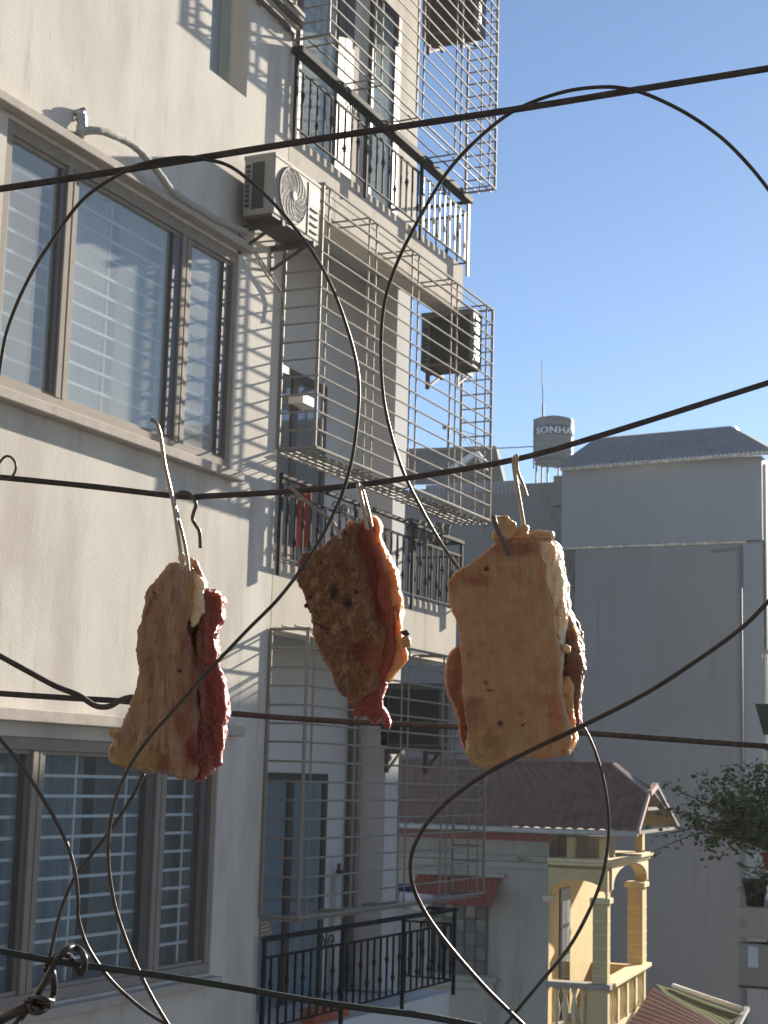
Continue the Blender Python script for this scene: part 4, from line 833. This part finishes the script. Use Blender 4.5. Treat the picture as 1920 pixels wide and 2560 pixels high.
# ================================================================== CLOTHES LINES AND WIRES (close to the viewer)
D2S = 1920 / 1659.0
def S(*pts): return [(x * D2S, y * D2S) for x, y in pts]     # from a 1659 px wide tracing
def line_thing(name, label, cat, px, depth, r, m_, group=None, n=10, sub=8, wob=0.0, taper=None):
    N = len(px); P = []
    for i, (x, y) in enumerate(px):
        dp = depth if not hasattr(depth, '__len__') else np.interp(i / (N - 1), np.linspace(0, 1, len(depth)), depth)
        P.append(at(x, y, dp))
    P = smooth_path(P, sub)
    if wob: P = [p + Vector((noise.noise(p * 9), noise.noise(p * 9 + Vector((5, 0, 0))), noise.noise(p * 9 + Vector((0, 7, 0))))) * wob for p in P]
    rr = [r * (1 + 0.06 * noise.noise(p * 60)) for p in P]
    m = MB(); m.tube(P, rr, n); return tag(m.build(name, m_), label, cat, group)
GL = 'lines stretched across the view'; GW = 'loops of springy black wire'
line_thing('clothesline', 'thick topmost clothesline rising across the upper cage to the right', 'clothesline', S((-60, 416), (0, 408), (290, 364), (690, 300), (1075, 242), (1240, 216), (1380, 193), (1659, 148), (1720, 137)), 1.52, 0.00324, M['line'], GL, 12, 10)
line_thing('clothesline', 'sagging clothesline that carries the meat hooks', 'clothesline', S((-60, 1025), (0, 1031), (200, 1051), (385, 1072), (460, 1071), (620, 1062), (760, 1049), (885, 1032), (1110, 993), (1300, 940), (1659, 827), (1720, 806)), [1.60, 1.60, 1.60], 0.00288, M['line'], GL, 12, 10)
line_thing('clothesline', 'level line passing behind the three pieces of meat', 'clothesline', S((-60, 1493), (0, 1498), (150, 1508), (280, 1516), (490, 1540), (700, 1556), (900, 1566), (1240, 1582), (1450, 1597), (1659, 1612), (1720, 1617)), [1.72, 1.74, 1.72], 0.00315, M['line'], GL, 12, 10)
line_thing('clothesline', 'dark green line sloping down across the bottom left', 'clothesline', S((-60, 2042), (0, 2054), (130, 2078), (330, 2105), (490, 2130), (660, 2160), (800, 2180), (920, 2195), (1060, 2222)), [1.42, 1.45, 1.48], 0.00297, M['line_green'], GL, 12, 10)
line_thing('wire_loop', 'big wire loop arching over the left half and crossing the left meat', 'wire', S((-10, 860), (0, 820), (20, 715), (60, 610), (105, 530), (180, 432), (260, 375), (310, 352), (390, 340), (450, 346), (500, 362), (560, 408), (620, 468), (680, 552), (725, 640), (757, 730), (775, 815), (774, 900), (762, 985), (740, 1060), (712, 1125), (690, 1168), (650, 1228), (600, 1290), (540, 1352), (490, 1408), (440, 1463), (380, 1532), (330, 1588), (285, 1650), (250, 1725), (235, 1800), (233, 1870), (243, 1945), (262, 2010), (290, 2080), (325, 2148), (365, 2212), (385, 2240)), [1.50, 1.50, 1.52, 1.54, 1.50, 1.46, 1.44, 1.44], 0.00172, M['wire'], GW, 9, 8, 0.0028)
line_thing('wire_loop', 'tall wire loop arching against the sky and dropping behind the right meat', 'wire', S((1700, 470), (1659, 408), (1610, 350), (1550, 290), (1480, 240), (1400, 203), (1340, 189), (1280, 188), (1220, 196), (1150, 218), (1090, 250), (1030, 300), (975, 360), (935, 420), (890, 500), (858, 570), (835, 645), (824, 720), (822, 790), (828, 860), (845, 940), (870, 1020), (905, 1095), (945, 1165), (990, 1228), (1080, 1340), (1170, 1450), (1240, 1545), (1275, 1600), (1300, 1670), (1311, 1740), (1312, 1810), (1300, 1890), (1275, 1960), (1230, 2045), (1160, 2130), (1110, 2190), (1070, 2240)), [1.50, 1.50, 1.52, 1.56, 1.66, 1.72, 1.66, 1.60, 1.58], 0.0018, M['wire'], GW, 9, 8, 0.0028)
line_thing('wire_loop', 'heavier wire sweeping from the right edge across the foot of the right meat', 'wire', S((1720, 1235), (1659, 1302), (1600, 1362), (1500, 1432), (1380, 1508), (1250, 1574), (1150, 1620), (1050, 1672), (975, 1725), (925, 1775), (895, 1825), (887, 1870), (895, 1920), (925, 1980), (975, 2050), (1040, 2125), (1100, 2185), (1150, 2235)), [1.46, 1.48, 1.50, 1.52, 1.54, 1.56], 0.0021, M['wire'], GW, 9, 8, 0.0022)
line_thing('wire_loop', 'wire curving down the left side past the knot', 'wire', S((-40, 1545), (0, 1592), (50, 1652), (100, 1732), (140, 1812), (160, 1880), (167, 1945), (168, 1985), (190, 2050), (240, 2120), (310, 2180), (375, 2218), (400, 2232)), [1.42, 1.44, 1.46], 0.00172, M['wire'], GW, 9, 8, 0.0022)
line_thing('wire_loop', 'wire running from under the left meat down to the knot', 'wire', S((310, 1672), (285, 1722), (240, 1792), (200, 1845), (165, 1892), (140, 1945), (122, 2000), (108, 2060), (100, 2085)), [1.50, 1.47, 1.44], 0.0018, M['wire'], GW, 9, 8, 0.0022)
line_thing('wire_branch', 'short wire coming from the left edge and twisting round the level line', 'wire', S((-40, 1395), (0, 1417), (60, 1450), (120, 1482), (170, 1502), (205, 1524), (235, 1526), (262, 1512), (285, 1506), (300, 1510)), [1.69, 1.70, 1.725], 0.0030, M['line'], None, 10, 8)
# knot of wire at the lower left
kn = thing('wire_knot', 'tangled knot of black wire tied round the green line at the lower left', 'knot', at(85, 2500, 1.44))
c26 = lambda x, y: (x * 260 / 1659.0, 2300 + y * 260 / 1659.0)
for nm, pts, dp, r in (('strand', ((-120, 1640), (0, 1590), (180, 1490), (360, 1420), (480, 1400)), 1.43, 0.0048), ('strand', ((250, 1680), (340, 1540), (440, 1420)), 1.44, 0.0034),
                       ('coil', ((480, 1330), (560, 1240), (660, 1080), (760, 920), (840, 760), (900, 640), (960, 560), (1060, 470), (1180, 430), (1290, 500), (1345, 620), (1340, 760), (1290, 850), (1230, 770)), 1.425, 0.0031),
                       ('coil', ((740, 810), (790, 700), (850, 610), (930, 550), (1020, 540), (1100, 580), (1160, 660)), 1.44, 0.0030), ('coil', ((800, 1320), (850, 1180), (860, 1020), (840, 860), (820, 780)), 1.435, 0.0032),
                       ('wrap', ((430, 1330), (480, 1250), (600, 1240), (740, 1280), (840, 1300)), 1.42, 0.0026), ('wrap', ((450, 1380), (560, 1330), (700, 1310), (830, 1335)), 1.418, 0.0026), ('wrap', ((480, 1440), (600, 1390), (740, 1370), (830, 1370)), 1.42, 0.0026),
                       ('wrap', ((440, 1300), (460, 1400), (540, 1460), (640, 1450), (760, 1380)), 1.425, 0.0034), ('wrap', ((480, 1270), (520, 1360), (590, 1420)), 1.413, 0.0020)):
    P = smooth_path([at(*c26(*q), dp + 0.006 * math.sin(i * 1.7)) for i, q in enumerate(pts)], 7); m = MB(); m.tube(P, r, 9); m.build(nm, M['wire'], kn)
# small hanging ring at the far left and S hooks
line_thing('wire_ring', 'small curl of wire hooked on the meat line at the left edge', 'wire', S((-12, 1020), (0, 998), (12, 986), (24, 988), (33, 1000), (34, 1014), (27, 1028), (14, 1036), (0, 1030), (-10, 1022)), 1.595, 0.0013, M['hook_dull'], None, 8, 6)
def hook(label, strands, group='hooks holding the meat'):
    h = thing('meat_hook', label, 'hook', at(*[c * D2S for c in strands[0][1][0]], np.mean(strands[0][2])), group)
    for nm, pts, dp, r, mt in strands:
        N = len(pts); P = smooth_path([at(x * D2S, y * D2S, dp if not hasattr(dp, '__len__') else dp[0] + (dp[1] - dp[0]) * i / (N - 1)) for i, (x, y) in enumerate(pts)], 7)
        m = MB(); m.tube(P, r, 9); m.build(nm, M[mt], h)
    return h
hook('long bent wire hook with a curled end holding the left meat', (
    ('shank', ((325, 906), (336, 912), (344, 930), (350, 965), (356, 1005), (365, 1045), (375, 1090), (384, 1150), (391, 1200), (394, 1235)), 1.575, 0.0019, 'hook'),
    ('return_strand', ((372, 1068), (380, 1100), (388, 1130), (398, 1170), (404, 1205), (408, 1235)), 1.578, 0.0017, 'hook'),
    ('curl', ((374, 1092), (380, 1072), (393, 1063), (408, 1066), (419, 1078), (423, 1092), (418, 1108), (416, 1122), (424, 1136), (431, 1150), (433, 1184)), [1.59, 1.60], 0.0019, 'hook_dull')))
hook('pair of bright wires and a pointed spike holding the middle meat', (
    ('shank', ((772, 1044), (777, 1062), (783, 1090), (789, 1120), (793, 1145)), 1.575, 0.0020, 'hook'),
    ('return_strand', ((772, 1044), (780, 1050), (788, 1075), (796, 1105), (803, 1140)), 1.58, 0.0017, 'hook'),
    ('spike', ((624, 1050), (640, 1064), (668, 1088), (695, 1108), (716, 1125), (728, 1145), (736, 1165)), 1.565, 0.0018, 'hook')))
hook('wire hook looped over the line above the right meat', (
    ('shank', ((1117, 984), (1111, 990), (1110, 1005), (1114, 1035), (1120, 1070), (1127, 1110), (1133, 1150)), [1.585, 1.60], 0.0021, 'hook'),
    ('return_strand', ((1117, 984), (1116, 1000), (1119, 1020), (1128, 1042), (1138, 1072)), 1.58, 0.0017, 'hook'),
    ('spike', ((1066, 1114), (1068, 1125), (1076, 1148), (1087, 1170), (1100, 1200)), 1.565, 0.0026, 'hook_dull')))

# ================================================================== HANGING MEAT
FWD = Vector(RW @ np.array([0, 0, 1]))
def blob(name, px, depth, thick, skew, m_, parent, voxel=0.0019, lump=0.0025, fibre=0.0012, fine=0.0005, seed=0.0, smooth_it=5, label=None, fscale=150.0, patches=(), cf=None, lumps=()):
    """closed outline in photo pixels at the given depth, given real thickness away from the viewer (skew: pixel shift of the far side)"""
    ring = []
    N = len(px)
    for i in range(N):
        p0, p1, p2, p3 = [np.array(px[(i + k) % N], float) for k in (-1, 0, 1, 2)]
        L_ = np.linalg.norm(p2 - p1); sub = max(1, int(L_ / 5))
        for k in range(sub):
            t = k / sub; ring.append(0.5 * ((2 * p1) + (p2 - p0) * t + (2 * p0 - 5 * p1 + 4 * p2 - p3) * t * t + (3 * p1 - p0 - 3 * p2 + p3) * t ** 3))
    n = len(ring); rs = random.Random(int(seed * 10) + n)
    bm = bmesh.new(); f1, f2 = [], []
    for q in ring:
        jx, jy = rs.uniform(-1.2, 1.2), rs.uniform(-1.2, 1.2)
        f1.append(bm.verts.new(at(q[0] + jx, q[1] + jy, depth))); f2.append(bm.verts.new(at(q[0] + jx + skew[0], q[1] + jy + skew[1], depth + thick)))
    bm.faces.new(f1); bm.faces.new(list(reversed(f2)))
    for i in range(n): bm.faces.new((f1[i], f2[i], f2[(i + 1) % n], f1[(i + 1) % n]))
    bmesh.ops.recalc_face_normals(bm, faces=bm.faces); bmesh.ops.triangulate(bm, faces=bm.faces)
    me = bpy.data.meshes.new(name); bm.to_mesh(me); bm.free()
    tmp = bpy.data.objects.new(name + '_tmp', me); COL.objects.link(tmp)
    r = tmp.modifiers.new('r', 'REMESH'); r.mode = 'VOXEL'; r.voxel_size = voxel
    s = tmp.modifiers.new('s', 'SMOOTH'); s.factor = 0.5; s.iterations = smooth_it
    dg = bpy.context.evaluated_depsgraph_get(); dg.update(); out = bpy.data.meshes.new_from_object(tmp.evaluated_get(dg)); bpy.data.objects.remove(tmp); bpy.data.meshes.remove(me)
    co = np.empty(len(out.vertices) * 3); out.vertices.foreach_get('co', co); co = co.reshape(-1, 3)
    nr_ = np.empty(len(out.vertices) * 3); out.vertex_normals.foreach_get('vector', nr_); nr_ = nr_.reshape(-1, 3)
    d = np.empty(len(co))
    cc = co @ RW; qx = 960 + F * cc[:, 0] / cc[:, 2]; qy = 1280 + F * cc[:, 1] / cc[:, 2]      # where each point sits on the outline tracing
    amp = np.ones(len(co))
    for (cx, cy, rx, ry, a_) in lumps:
        (ux, uy), (vx, vy) = cf((cx, cy), (cx + rx, cy + ry)); amp += a_ * np.exp(-((qx - ux) / (vx - ux)) ** 2 - ((qy - uy) / (vy - uy)) ** 2)
    colr = np.zeros((len(co), 4))
    for (cx, cy, rx, ry, c_, w_) in patches:
        (ux, uy), (vx, vy) = cf((cx, cy), (cx + rx, cy + ry))
        r2 = ((qx - ux) / (vx - ux)) ** 2 + ((qy - uy) / (vy - uy)) ** 2; wt = w_ * np.exp(-r2 ** 1.5)
        tot = 1 - (1 - colr[:, 3]) * (1 - wt); k_ = np.where(tot > 1e-6, wt / np.maximum(tot, 1e-6), 0)[:, None]
        colr[:, :3] = colr[:, :3] * (1 - k_) + np.array(c_) * k_; colr[:, 3] = tot
    ca = out.color_attributes.new('tissue', 'FLOAT_COLOR', 'POINT'); ca.data.foreach_set('color', colr.astype(np.float32).ravel())
    for i, c in enumerate(co):
        v = Vector(c); sv = Vector((seed, seed * 0.3, 0))
        d[i] = amp[i] * lump * (noise.noise(v * 38 + sv) + 0.5 * noise.noise(v * 95 - sv)) + 0.0012 * (amp[i] - 1) * noise.noise(v * 190 + sv) + fibre * noise.noise(Vector((v.x * fscale, v.y * fscale, v.z * fscale * 0.13)) + sv) + fine * noise.noise(v * 420 + sv) + fine * 0.8 * noise.noise(v * 210 - sv)
    co += nr_ * d[:, None]; out.vertices.foreach_set('co', co.ravel()); out.polygons.foreach_set('use_smooth', [True] * len(out.polygons)); out.update()
    out.name = name; out.materials.clear(); out.materials.append(m_)
    o = bpy.data.objects.new(name, out); COL.objects.link(o); put(o, parent)
    if label: o['label'] = label
    return o
def crop(x0, y0, s): return lambda *pts: [(x0 + x * s, y0 + y * s) for x, y in pts]
def scraps(parent, items, cf, depth, m_, name='fat_scrap', seed=0):
    for k, pts in enumerate(items):
        blob(name, cf(*pts), depth + 0.004 * (k % 3), 0.0045, (5, 3), m_, parent, 0.0008, 0.0042, 0.0012, 0.0007, seed + k * 2.3, 2, fscale=90)
def specks(parent, pts, cf, depth, r=0.0014):
    for (x, y) in cf(*pts):
        m = MB(); c = at(x, y, depth); q = r * random.uniform(0.6, 1.5); m.lathe(c, [(q * 0.5, -q * 0.8), (q, -q * 0.2), (q * 0.9, q * 0.4), (q * 0.4, q * 0.9)], 6, FWD)
        m.build('pepper_speck', M['pepper'], parent)
# left piece
c1 = crop(250, 1350, 360 / 1264.0)
m1 = thing('hanging_pork', 'left strip of hanging pork, pale fat face with a deep red lean edge', 'meat', at(385, 1400, 1.6), 'pieces of pork hung out to dry')
blob('fat', c1((605, 250), (540, 285), (470, 335), (420, 400), (380, 470), (368, 560), (340, 700), (315, 880), (308, 1040), (312, 1150), (295, 1300), (262, 1440), (222, 1580), (185, 1700), (130, 1765), (78, 1825), (66, 1880), (105, 1945), (250, 2000), (450, 2030), (590, 2045), (680, 2085), (770, 2105), (830, 2090), (850, 1950), (830, 1800), (810, 1650), (830, 1450), (840, 1250), (825, 1050), (790, 900), (765, 780), (790, 660), (810, 540), (800, 420), (800, 300), (765, 235), (690, 240)),
     1.585, 0.040, (26, 0), M['fat'], m1, lump=0.0036, fibre=0.0044, fine=0.0009, seed=1.0, fscale=95, smooth_it=7, cf=c1, lumps=((300, 1900, 300, 150, 0.8), (780, 900, 120, 300, 1.0)),
     patches=((200, 1900, 170, 110, (0.40, 0.285, 0.135), 0.9), (450, 1930, 120, 100, (0.40, 0.285, 0.135), 0.8), (560, 1960, 60, 110, (0.22, 0.075, 0.05), 0.8), (800, 1000, 120, 330, (0.22, 0.075, 0.05), 0.8), (760, 1430, 120, 300, (0.22, 0.075, 0.05), 0.65), (830, 1850, 110, 200, (0.20, 0.04, 0.032), 0.9), (690, 1650, 70, 120, (0.22, 0.075, 0.05), 0.5), (760, 1150, 40, 200, (0.42, 0.31, 0.22), 0.6), (690, 1980, 60, 100, (0.40, 0.27, 0.18), 0.6), (640, 320, 200, 70, (0.22, 0.075, 0.05), 0.3), (560, 900, 40, 260, (0.24, 0.15, 0.11), 0.6), (430, 1000, 60, 300, (0.26, 0.17, 0.12), 0.5), (340, 1500, 60, 200, (0.38, 0.29, 0.19), 0.6), (810, 450, 60, 160, (0.48, 0.27, 0.10), 0.7)))
blob('wet_fat', c1((770, 250), (830, 270), (880, 330), (915, 400), (895, 480), (900, 560), (925, 630), (885, 680), (850, 740), (800, 760), (790, 680), (800, 560), (795, 420)), 1.592, 0.022, (8, 0), M['fat_wet'], m1, 0.0013, lump=0.003, fine=0.0010, seed=2.0, smooth_it=3)
blob('lean', c1((900, 450), (935, 428), (1000, 432), (1055, 470), (1090, 525), (1072, 600), (1062, 700), (1020, 760), (1003, 850), (1018, 950), (1033, 1080), (1066, 1180), (1092, 1280), (1106, 1400), (1108, 1520), (1088, 1630), (1092, 1720), (1078, 1820), (1053, 1900), (1046, 1968), (985, 1985), (958, 2040), (895, 2092), (800, 2108), (790, 1980), (800, 1800), (830, 1650), (860, 1450), (850, 1250), (840, 1050), (830, 900), (875, 760), (915, 650), (900, 540)),
     1.598, 0.032, (6, 0), M['lean'], m1, 0.0014, lump=0.0030, fibre=0.0030, fine=0.0012, seed=3.0, smooth_it=4, fscale=120, cf=c1, patches=((880, 1000, 45, 260, (0.30, 0.17, 0.13), 0.8), (870, 1450, 45, 250, (0.33, 0.2, 0.15), 0.7), (960, 1700, 60, 200, (0.14, 0.03, 0.03), 0.6), (1000, 480, 100, 70, (0.30, 0.11, 0.09), 0.6)))
scraps(m1, [((600, 205), (640, 185), (680, 195), (685, 240), (640, 260), (605, 245)), ((690, 120), (720, 108), (738, 135), (720, 180), (695, 175)), ((800, 160), (830, 190), (870, 250), (890, 310), (850, 300), (815, 240)), ((80, 1690), (110, 1665), (160, 1660), (185, 1690), (160, 1730), (115, 1740))], c1, 1.587, M['scrap'], seed=11)
specks(m1, ((470, 460), (700, 1150), (830, 1905), (420, 1700), (520, 1715), (770, 225)), c1, 1.584)
# middle piece
c2 = crop(720, 1260, 330 / 1259.0)
m2 = thing('hanging_pork', 'small middle piece of hanging pork, grainy brown with a red and amber edge', 'meat', at(870, 1300, 1.6), 'pieces of pork hung out to dry')
blob('cured_face', c2((490, 290), (560, 195), (640, 168), (690, 180), (720, 330), (790, 480), (840, 680), (865, 900), (920, 1100), (950, 1250), (910, 1420), (880, 1620), (845, 1745), (740, 1830), (680, 1880), (640, 1960), (605, 1950), (560, 1850), (480, 1760), (425, 1640), (372, 1540), (312, 1430), (262, 1300), (227, 1150), (188, 1000), (162, 870), (114, 790), (95, 720), (108, 620), (135, 490), (175, 455), (275, 452), (355, 392), (410, 325)),
     1.583, 0.034, (20, 0), M['brown'], m2, lump=0.0036, fibre=0.0032, fine=0.0019, seed=4.0, fscale=110, cf=c2, lumps=((400, 900, 300, 600, 0.5),),
     patches=((730, 330, 90, 200, (0.20, 0.04, 0.032), 0.9), (800, 600, 80, 250, (0.20, 0.04, 0.032), 0.85), (870, 950, 80, 300, (0.20, 0.04, 0.032), 0.85), (700, 1400, 160, 130, (0.20, 0.07, 0.05), 0.8), (860, 1480, 140, 190, (0.40, 0.15, 0.07), 0.7), (150, 560, 70, 150, (0.24, 0.10, 0.075), 0.7), (440, 850, 50, 100, (0.05, 0.035, 0.03), 0.8), (570, 950, 60, 60, (0.05, 0.03, 0.025), 0.8), (700, 1750, 100, 90, (0.36, 0.26, 0.13), 0.6)))
blob('red_layer', c2((690, 150), (740, 115), (790, 118), (810, 300), (880, 530), (955, 740), (980, 950), (1000, 1150), (1000, 1300), (1010, 1430), (960, 1560), (900, 1690), (840, 1750), (840, 1600), (880, 1400), (910, 1250), (880, 1080), (830, 900), (800, 680), (750, 480), (680, 330)),
     1.588, 0.030, (16, 0), M['red_layer'], m2, lump=0.002, fibre=0.0012, seed=5.0)
blob('amber_rim', c2((760, 118), (800, 112), (845, 130), (882, 182), (893, 240), (882, 310), (912, 400), (945, 485), (985, 545), (1032, 635), (1052, 710), (1054, 830), (1082, 900), (1086, 1000), (1078, 1150), (1074, 1240), (1112, 1380), (1140, 1475), (1090, 1545), (1000, 1615), (930, 1690), (900, 1680), (960, 1550), (1000, 1430), (985, 1300), (985, 1150), (960, 950), (935, 750), (860, 540), (790, 310)),
     1.594, 0.026, (6, 0), M['rim'], m2, 0.0015, lump=0.003, fine=0.001, seed=6.0, smooth_it=4, cf=c2, patches=((800, 200, 60, 160, (0.45, 0.20, 0.08), 0.7), (1010, 1250, 40, 150, (0.45, 0.12, 0.04), 0.7), (980, 1500, 70, 120, (0.50, 0.26, 0.08), 0.5)))
blob('lean_tail', c2((690, 1850), (760, 1800), (850, 1740), (930, 1690), (905, 1780), (890, 1850), (900, 1930), (942, 2000), (968, 2090), (958, 2145), (932, 2145), (900, 2090), (890, 2025), (855, 2055), (840, 2105), (790, 2085), (740, 2030), (650, 2018), (605, 1988), (650, 1945)),
     1.588, 0.014, (4, 0), M['lean'], m2, 0.0013, lump=0.0025, fine=0.0010, seed=7.0, smooth_it=3)
scraps(m2, [((545, 180), (600, 155), (632, 165), (600, 195), (560, 205)), ((1100, 1270), (1130, 1280), (1155, 1340), (1120, 1350), (1095, 1320))], c2, 1.59, M['scrap'], seed=21)
blob('clove', c2((1070, 1220), (1100, 1205), (1140, 1215), (1155, 1240), (1130, 1258), (1095, 1245)), 1.59, 0.006, (2, 0), M['pepper'], m2, 0.0009, 0.0016, 0.0006, 0.0008, 30, 2)
specks(m2, ((320, 555), (605, 560), (545, 270), (210, 890), (320, 1170), (375, 1230), (650, 840), (450, 870), (580, 960), (270, 1030), (175, 970)), c2, 1.5815, 0.0017)
# right piece
c3 = crop(1090, 1260, 390 / 1250.0)
m3 = thing('hanging_pork', 'largest right slab of hanging pork, smooth tan skin with a glistening striped edge', 'meat', at(1290, 1330, 1.6), 'pieces of pork hung out to dry')
blob('skin', c3((135, 575), (200, 522), (290, 462), (360, 410), (440, 372), (500, 330), (560, 330), (620, 285), (720, 272), (835, 292), (850, 420), (872, 540), (900, 700), (930, 880), (955, 1010), (975, 1200), (985, 1400), (990, 1500), (1010, 1600), (1045, 1740), (1062, 1830), (1085, 1900), (1050, 1980), (950, 2018), (780, 2030), (620, 2042), (490, 2078), (385, 2130), (330, 2110), (270, 2035), (232, 1955), (217, 1850), (222, 1700), (212, 1550), (192, 1400), (187, 1200), (177, 1050), (152, 920), (117, 830), (97, 700), (97, 630)),
     1.585, 0.020, (14, 0), M['skin'], m3, lump=0.0040, fibre=0.0015, fine=0.0006, seed=8.0, smooth_it=12, cf=c3, lumps=((330, 1980, 220, 170, 3.0), (300, 620, 200, 120, 0.6), (620, 330, 220, 70, 0.8)),
     patches=((230, 560, 150, 90, (0.36, 0.17, 0.09), 0.7), (640, 360, 220, 80, (0.27, 0.12, 0.075), 0.8), (350, 620, 120, 50, (0.29, 0.13, 0.08), 0.7), (290, 1680, 140, 150, (0.28, 0.14, 0.095), 0.7), (340, 1980, 170, 150, (0.40, 0.285, 0.135), 0.95), (540, 1900, 150, 110, (0.38, 0.27, 0.14), 0.7),
              (960, 1680, 70, 220, (0.42, 0.19, 0.085), 0.7), (850, 560, 45, 260, (0.40, 0.18, 0.08), 0.6), (275, 1215, 42, 55, (0.22, 0.13, 0.075), 0.50), (370, 1120, 50, 45, (0.21, 0.12, 0.07), 0.50), (330, 950, 45, 40, (0.22, 0.12, 0.07), 0.43), (315, 1360, 50, 35, (0.22, 0.12, 0.07), 0.43), (398, 1435, 26, 30, (0.14, 0.05, 0.04), 0.81), (430, 1490, 48, 16, (0.14, 0.05, 0.04), 0.81),
              (310, 1580, 70, 40, (0.22, 0.10, 0.07), 0.50), (680, 1680, 34, 30, (0.18, 0.09, 0.055), 0.58), (672, 1350, 20, 40, (0.20, 0.09, 0.06), 0.50), (405, 700, 14, 45, (0.18, 0.08, 0.055), 0.58), (675, 590, 12, 45, (0.2, 0.08, 0.06), 0.50), (510, 1585, 30, 30, (0.22, 0.09, 0.06), 0.50), (910, 1690, 40, 25, (0.22, 0.11, 0.06), 0.43), (430, 1810, 26, 26, (0.2, 0.07, 0.05), 0.50), (515, 1760, 26, 28, (0.06, 0.025, 0.02), 0.85), (407, 515, 24, 22, (0.06, 0.025, 0.02), 0.85), (530, 480, 60, 25, (0.46, 0.34, 0.25), 0.7), (370, 590, 45, 40, (0.33, 0.15, 0.11), 0.6)))
blob('fat_edge', c3((780, 310), (870, 296), (930, 325), (960, 420), (985, 520), (1005, 680), (1030, 840), (1030, 960), (1010, 1090), (1000, 1250), (990, 1420), (985, 1490), (940, 1400), (900, 1100), (860, 800), (820, 500)),
     1.591, 0.040, (16, 0), M['fat_wet'], m3, 0.0012, lump=0.0015, fibre=0.0032, fine=0.0008, seed=9.0, smooth_it=3, fscale=260)
blob('lean', c3((1000, 900), (1045, 862), (1092, 905), (1142, 1000), (1162, 1150), (1180, 1290), (1164, 1430), (1146, 1550), (1156, 1740), (1125, 1800), (1095, 1750), (1070, 1600), (1045, 1400), (1035, 1200), (1010, 1050)),
     1.606, 0.028, (6, 0), M['brown'], m3, 0.0014, lump=0.004, fibre=0.0022, fine=0.0012, seed=10.0, smooth_it=3, fscale=120, cf=c3, patches=((1090, 1350, 70, 160, (0.30, 0.12, 0.09), 0.8), (1140, 1720, 40, 120, (0.36, 0.10, 0.07), 0.9), (1070, 950, 50, 90, (0.42, 0.28, 0.15), 0.8), (1140, 1120, 40, 120, (0.42, 0.3, 0.2), 0.7)))
blob('lower_fat', c3((960, 1500), (1020, 1420), (1065, 1400), (1095, 1560), (1108, 1700), (1122, 1860), (1105, 1920), (1060, 1985), (1000, 1980), (960, 1750)),
     1.594, 0.03, (6, 0), M['rim'], m3, 0.0014, lump=0.003, fibre=0.0015, fine=0.001, seed=11.0, smooth_it=3)
blob('lean_flap', c3((200, 1150), (150, 1175), (108, 1215), (82, 1300), (77, 1400), (110, 1530), (158, 1650), (185, 1760), (210, 1930), (270, 2045), (330, 2080), (300, 1800), (280, 1500), (260, 1250)),
     1.604, 0.026, (-2, 0), M['flap'], m3, 0.0015, lump=0.003, fibre=0.0016, fine=0.0007, seed=12.0, smooth_it=5)
blob('backing_fat', c3((200, 540), (500, 380), (800, 320), (880, 700), (960, 1200), (1040, 1900), (700, 2000), (400, 2050), (260, 1900), (220, 1200), (160, 800)), 1.600, 0.034, (16, 0), M['fat'], m3, seed=13.0)
blob('scrap_crest', c3((445, 375), (450, 320), (470, 290), (450, 250), (478, 215), (490, 165), (470, 95), (520, 85), (590, 110), (632, 165), (612, 200), (665, 188), (715, 172), (722, 225), (740, 238), (800, 213), (850, 222), (910, 226), (890, 275), (845, 302), (720, 300), (600, 340), (500, 360)),
     1.590, 0.006, (6, 2), M['scrap'], m3, 0.0008, lump=0.0050, fibre=0.0020, fine=0.0010, seed=47.0, smooth_it=3, fscale=110)
scraps(m3, [((470, 95), (520, 85), (590, 110), (632, 165), (600, 200), (540, 190), (490, 160)), ((455, 235), (500, 215), (560, 215), (610, 250), (590, 310), (520, 330), (480, 290)), ((440, 350), (460, 318), (490, 330), (500, 370), (460, 380)), ((640, 230), (680, 185), (715, 172), (720, 220), (690, 275), (650, 270)), ((730, 235), (800, 215), (850, 225), (910, 225), (890, 275), (840, 285), (760, 270)), ((1020, 1985), (1070, 1935), (1050, 1995)), ((1040, 1120), (1060, 1140), (1050, 1180), (1015, 1165), (1015, 1130))], c3, 1.588, M['scrap'], seed=41)
specks(m3, ((650, 1185), (915, 1375), (695, 1770)), c3, 1.5852, 0.0009)
specks(m3, ((515, 1758), (522, 1764), (410, 513), (404, 520)), c3, 1.5852, 0.0016)

# ================================================================== AIR
hm = bpy.data.materials.new('haze_air'); hm.use_nodes = True; t = hm.node_tree
for n in list(t.nodes): t.nodes.remove(n)
ho = t.nodes.new('ShaderNodeOutputMaterial'); pv = t.nodes.new('ShaderNodeVolumePrincipled'); t.links.new(pv.outputs[0], ho.inputs['Volume'])
pv.inputs['Color'].default_value = (0.88, 0.94, 1.0, 1); pv.inputs['Density'].default_value = 0.0008; pv.inputs['Anisotropy'].default_value = 0.25
m = MB(); m.box(-61, 241, -151, 151, -11, 14.2); hz_ = m.build('haze', hm); hz_['kind'] = 'stuff'; hz_['label'] = 'thin bright haze in the air over the lane and rooftops'
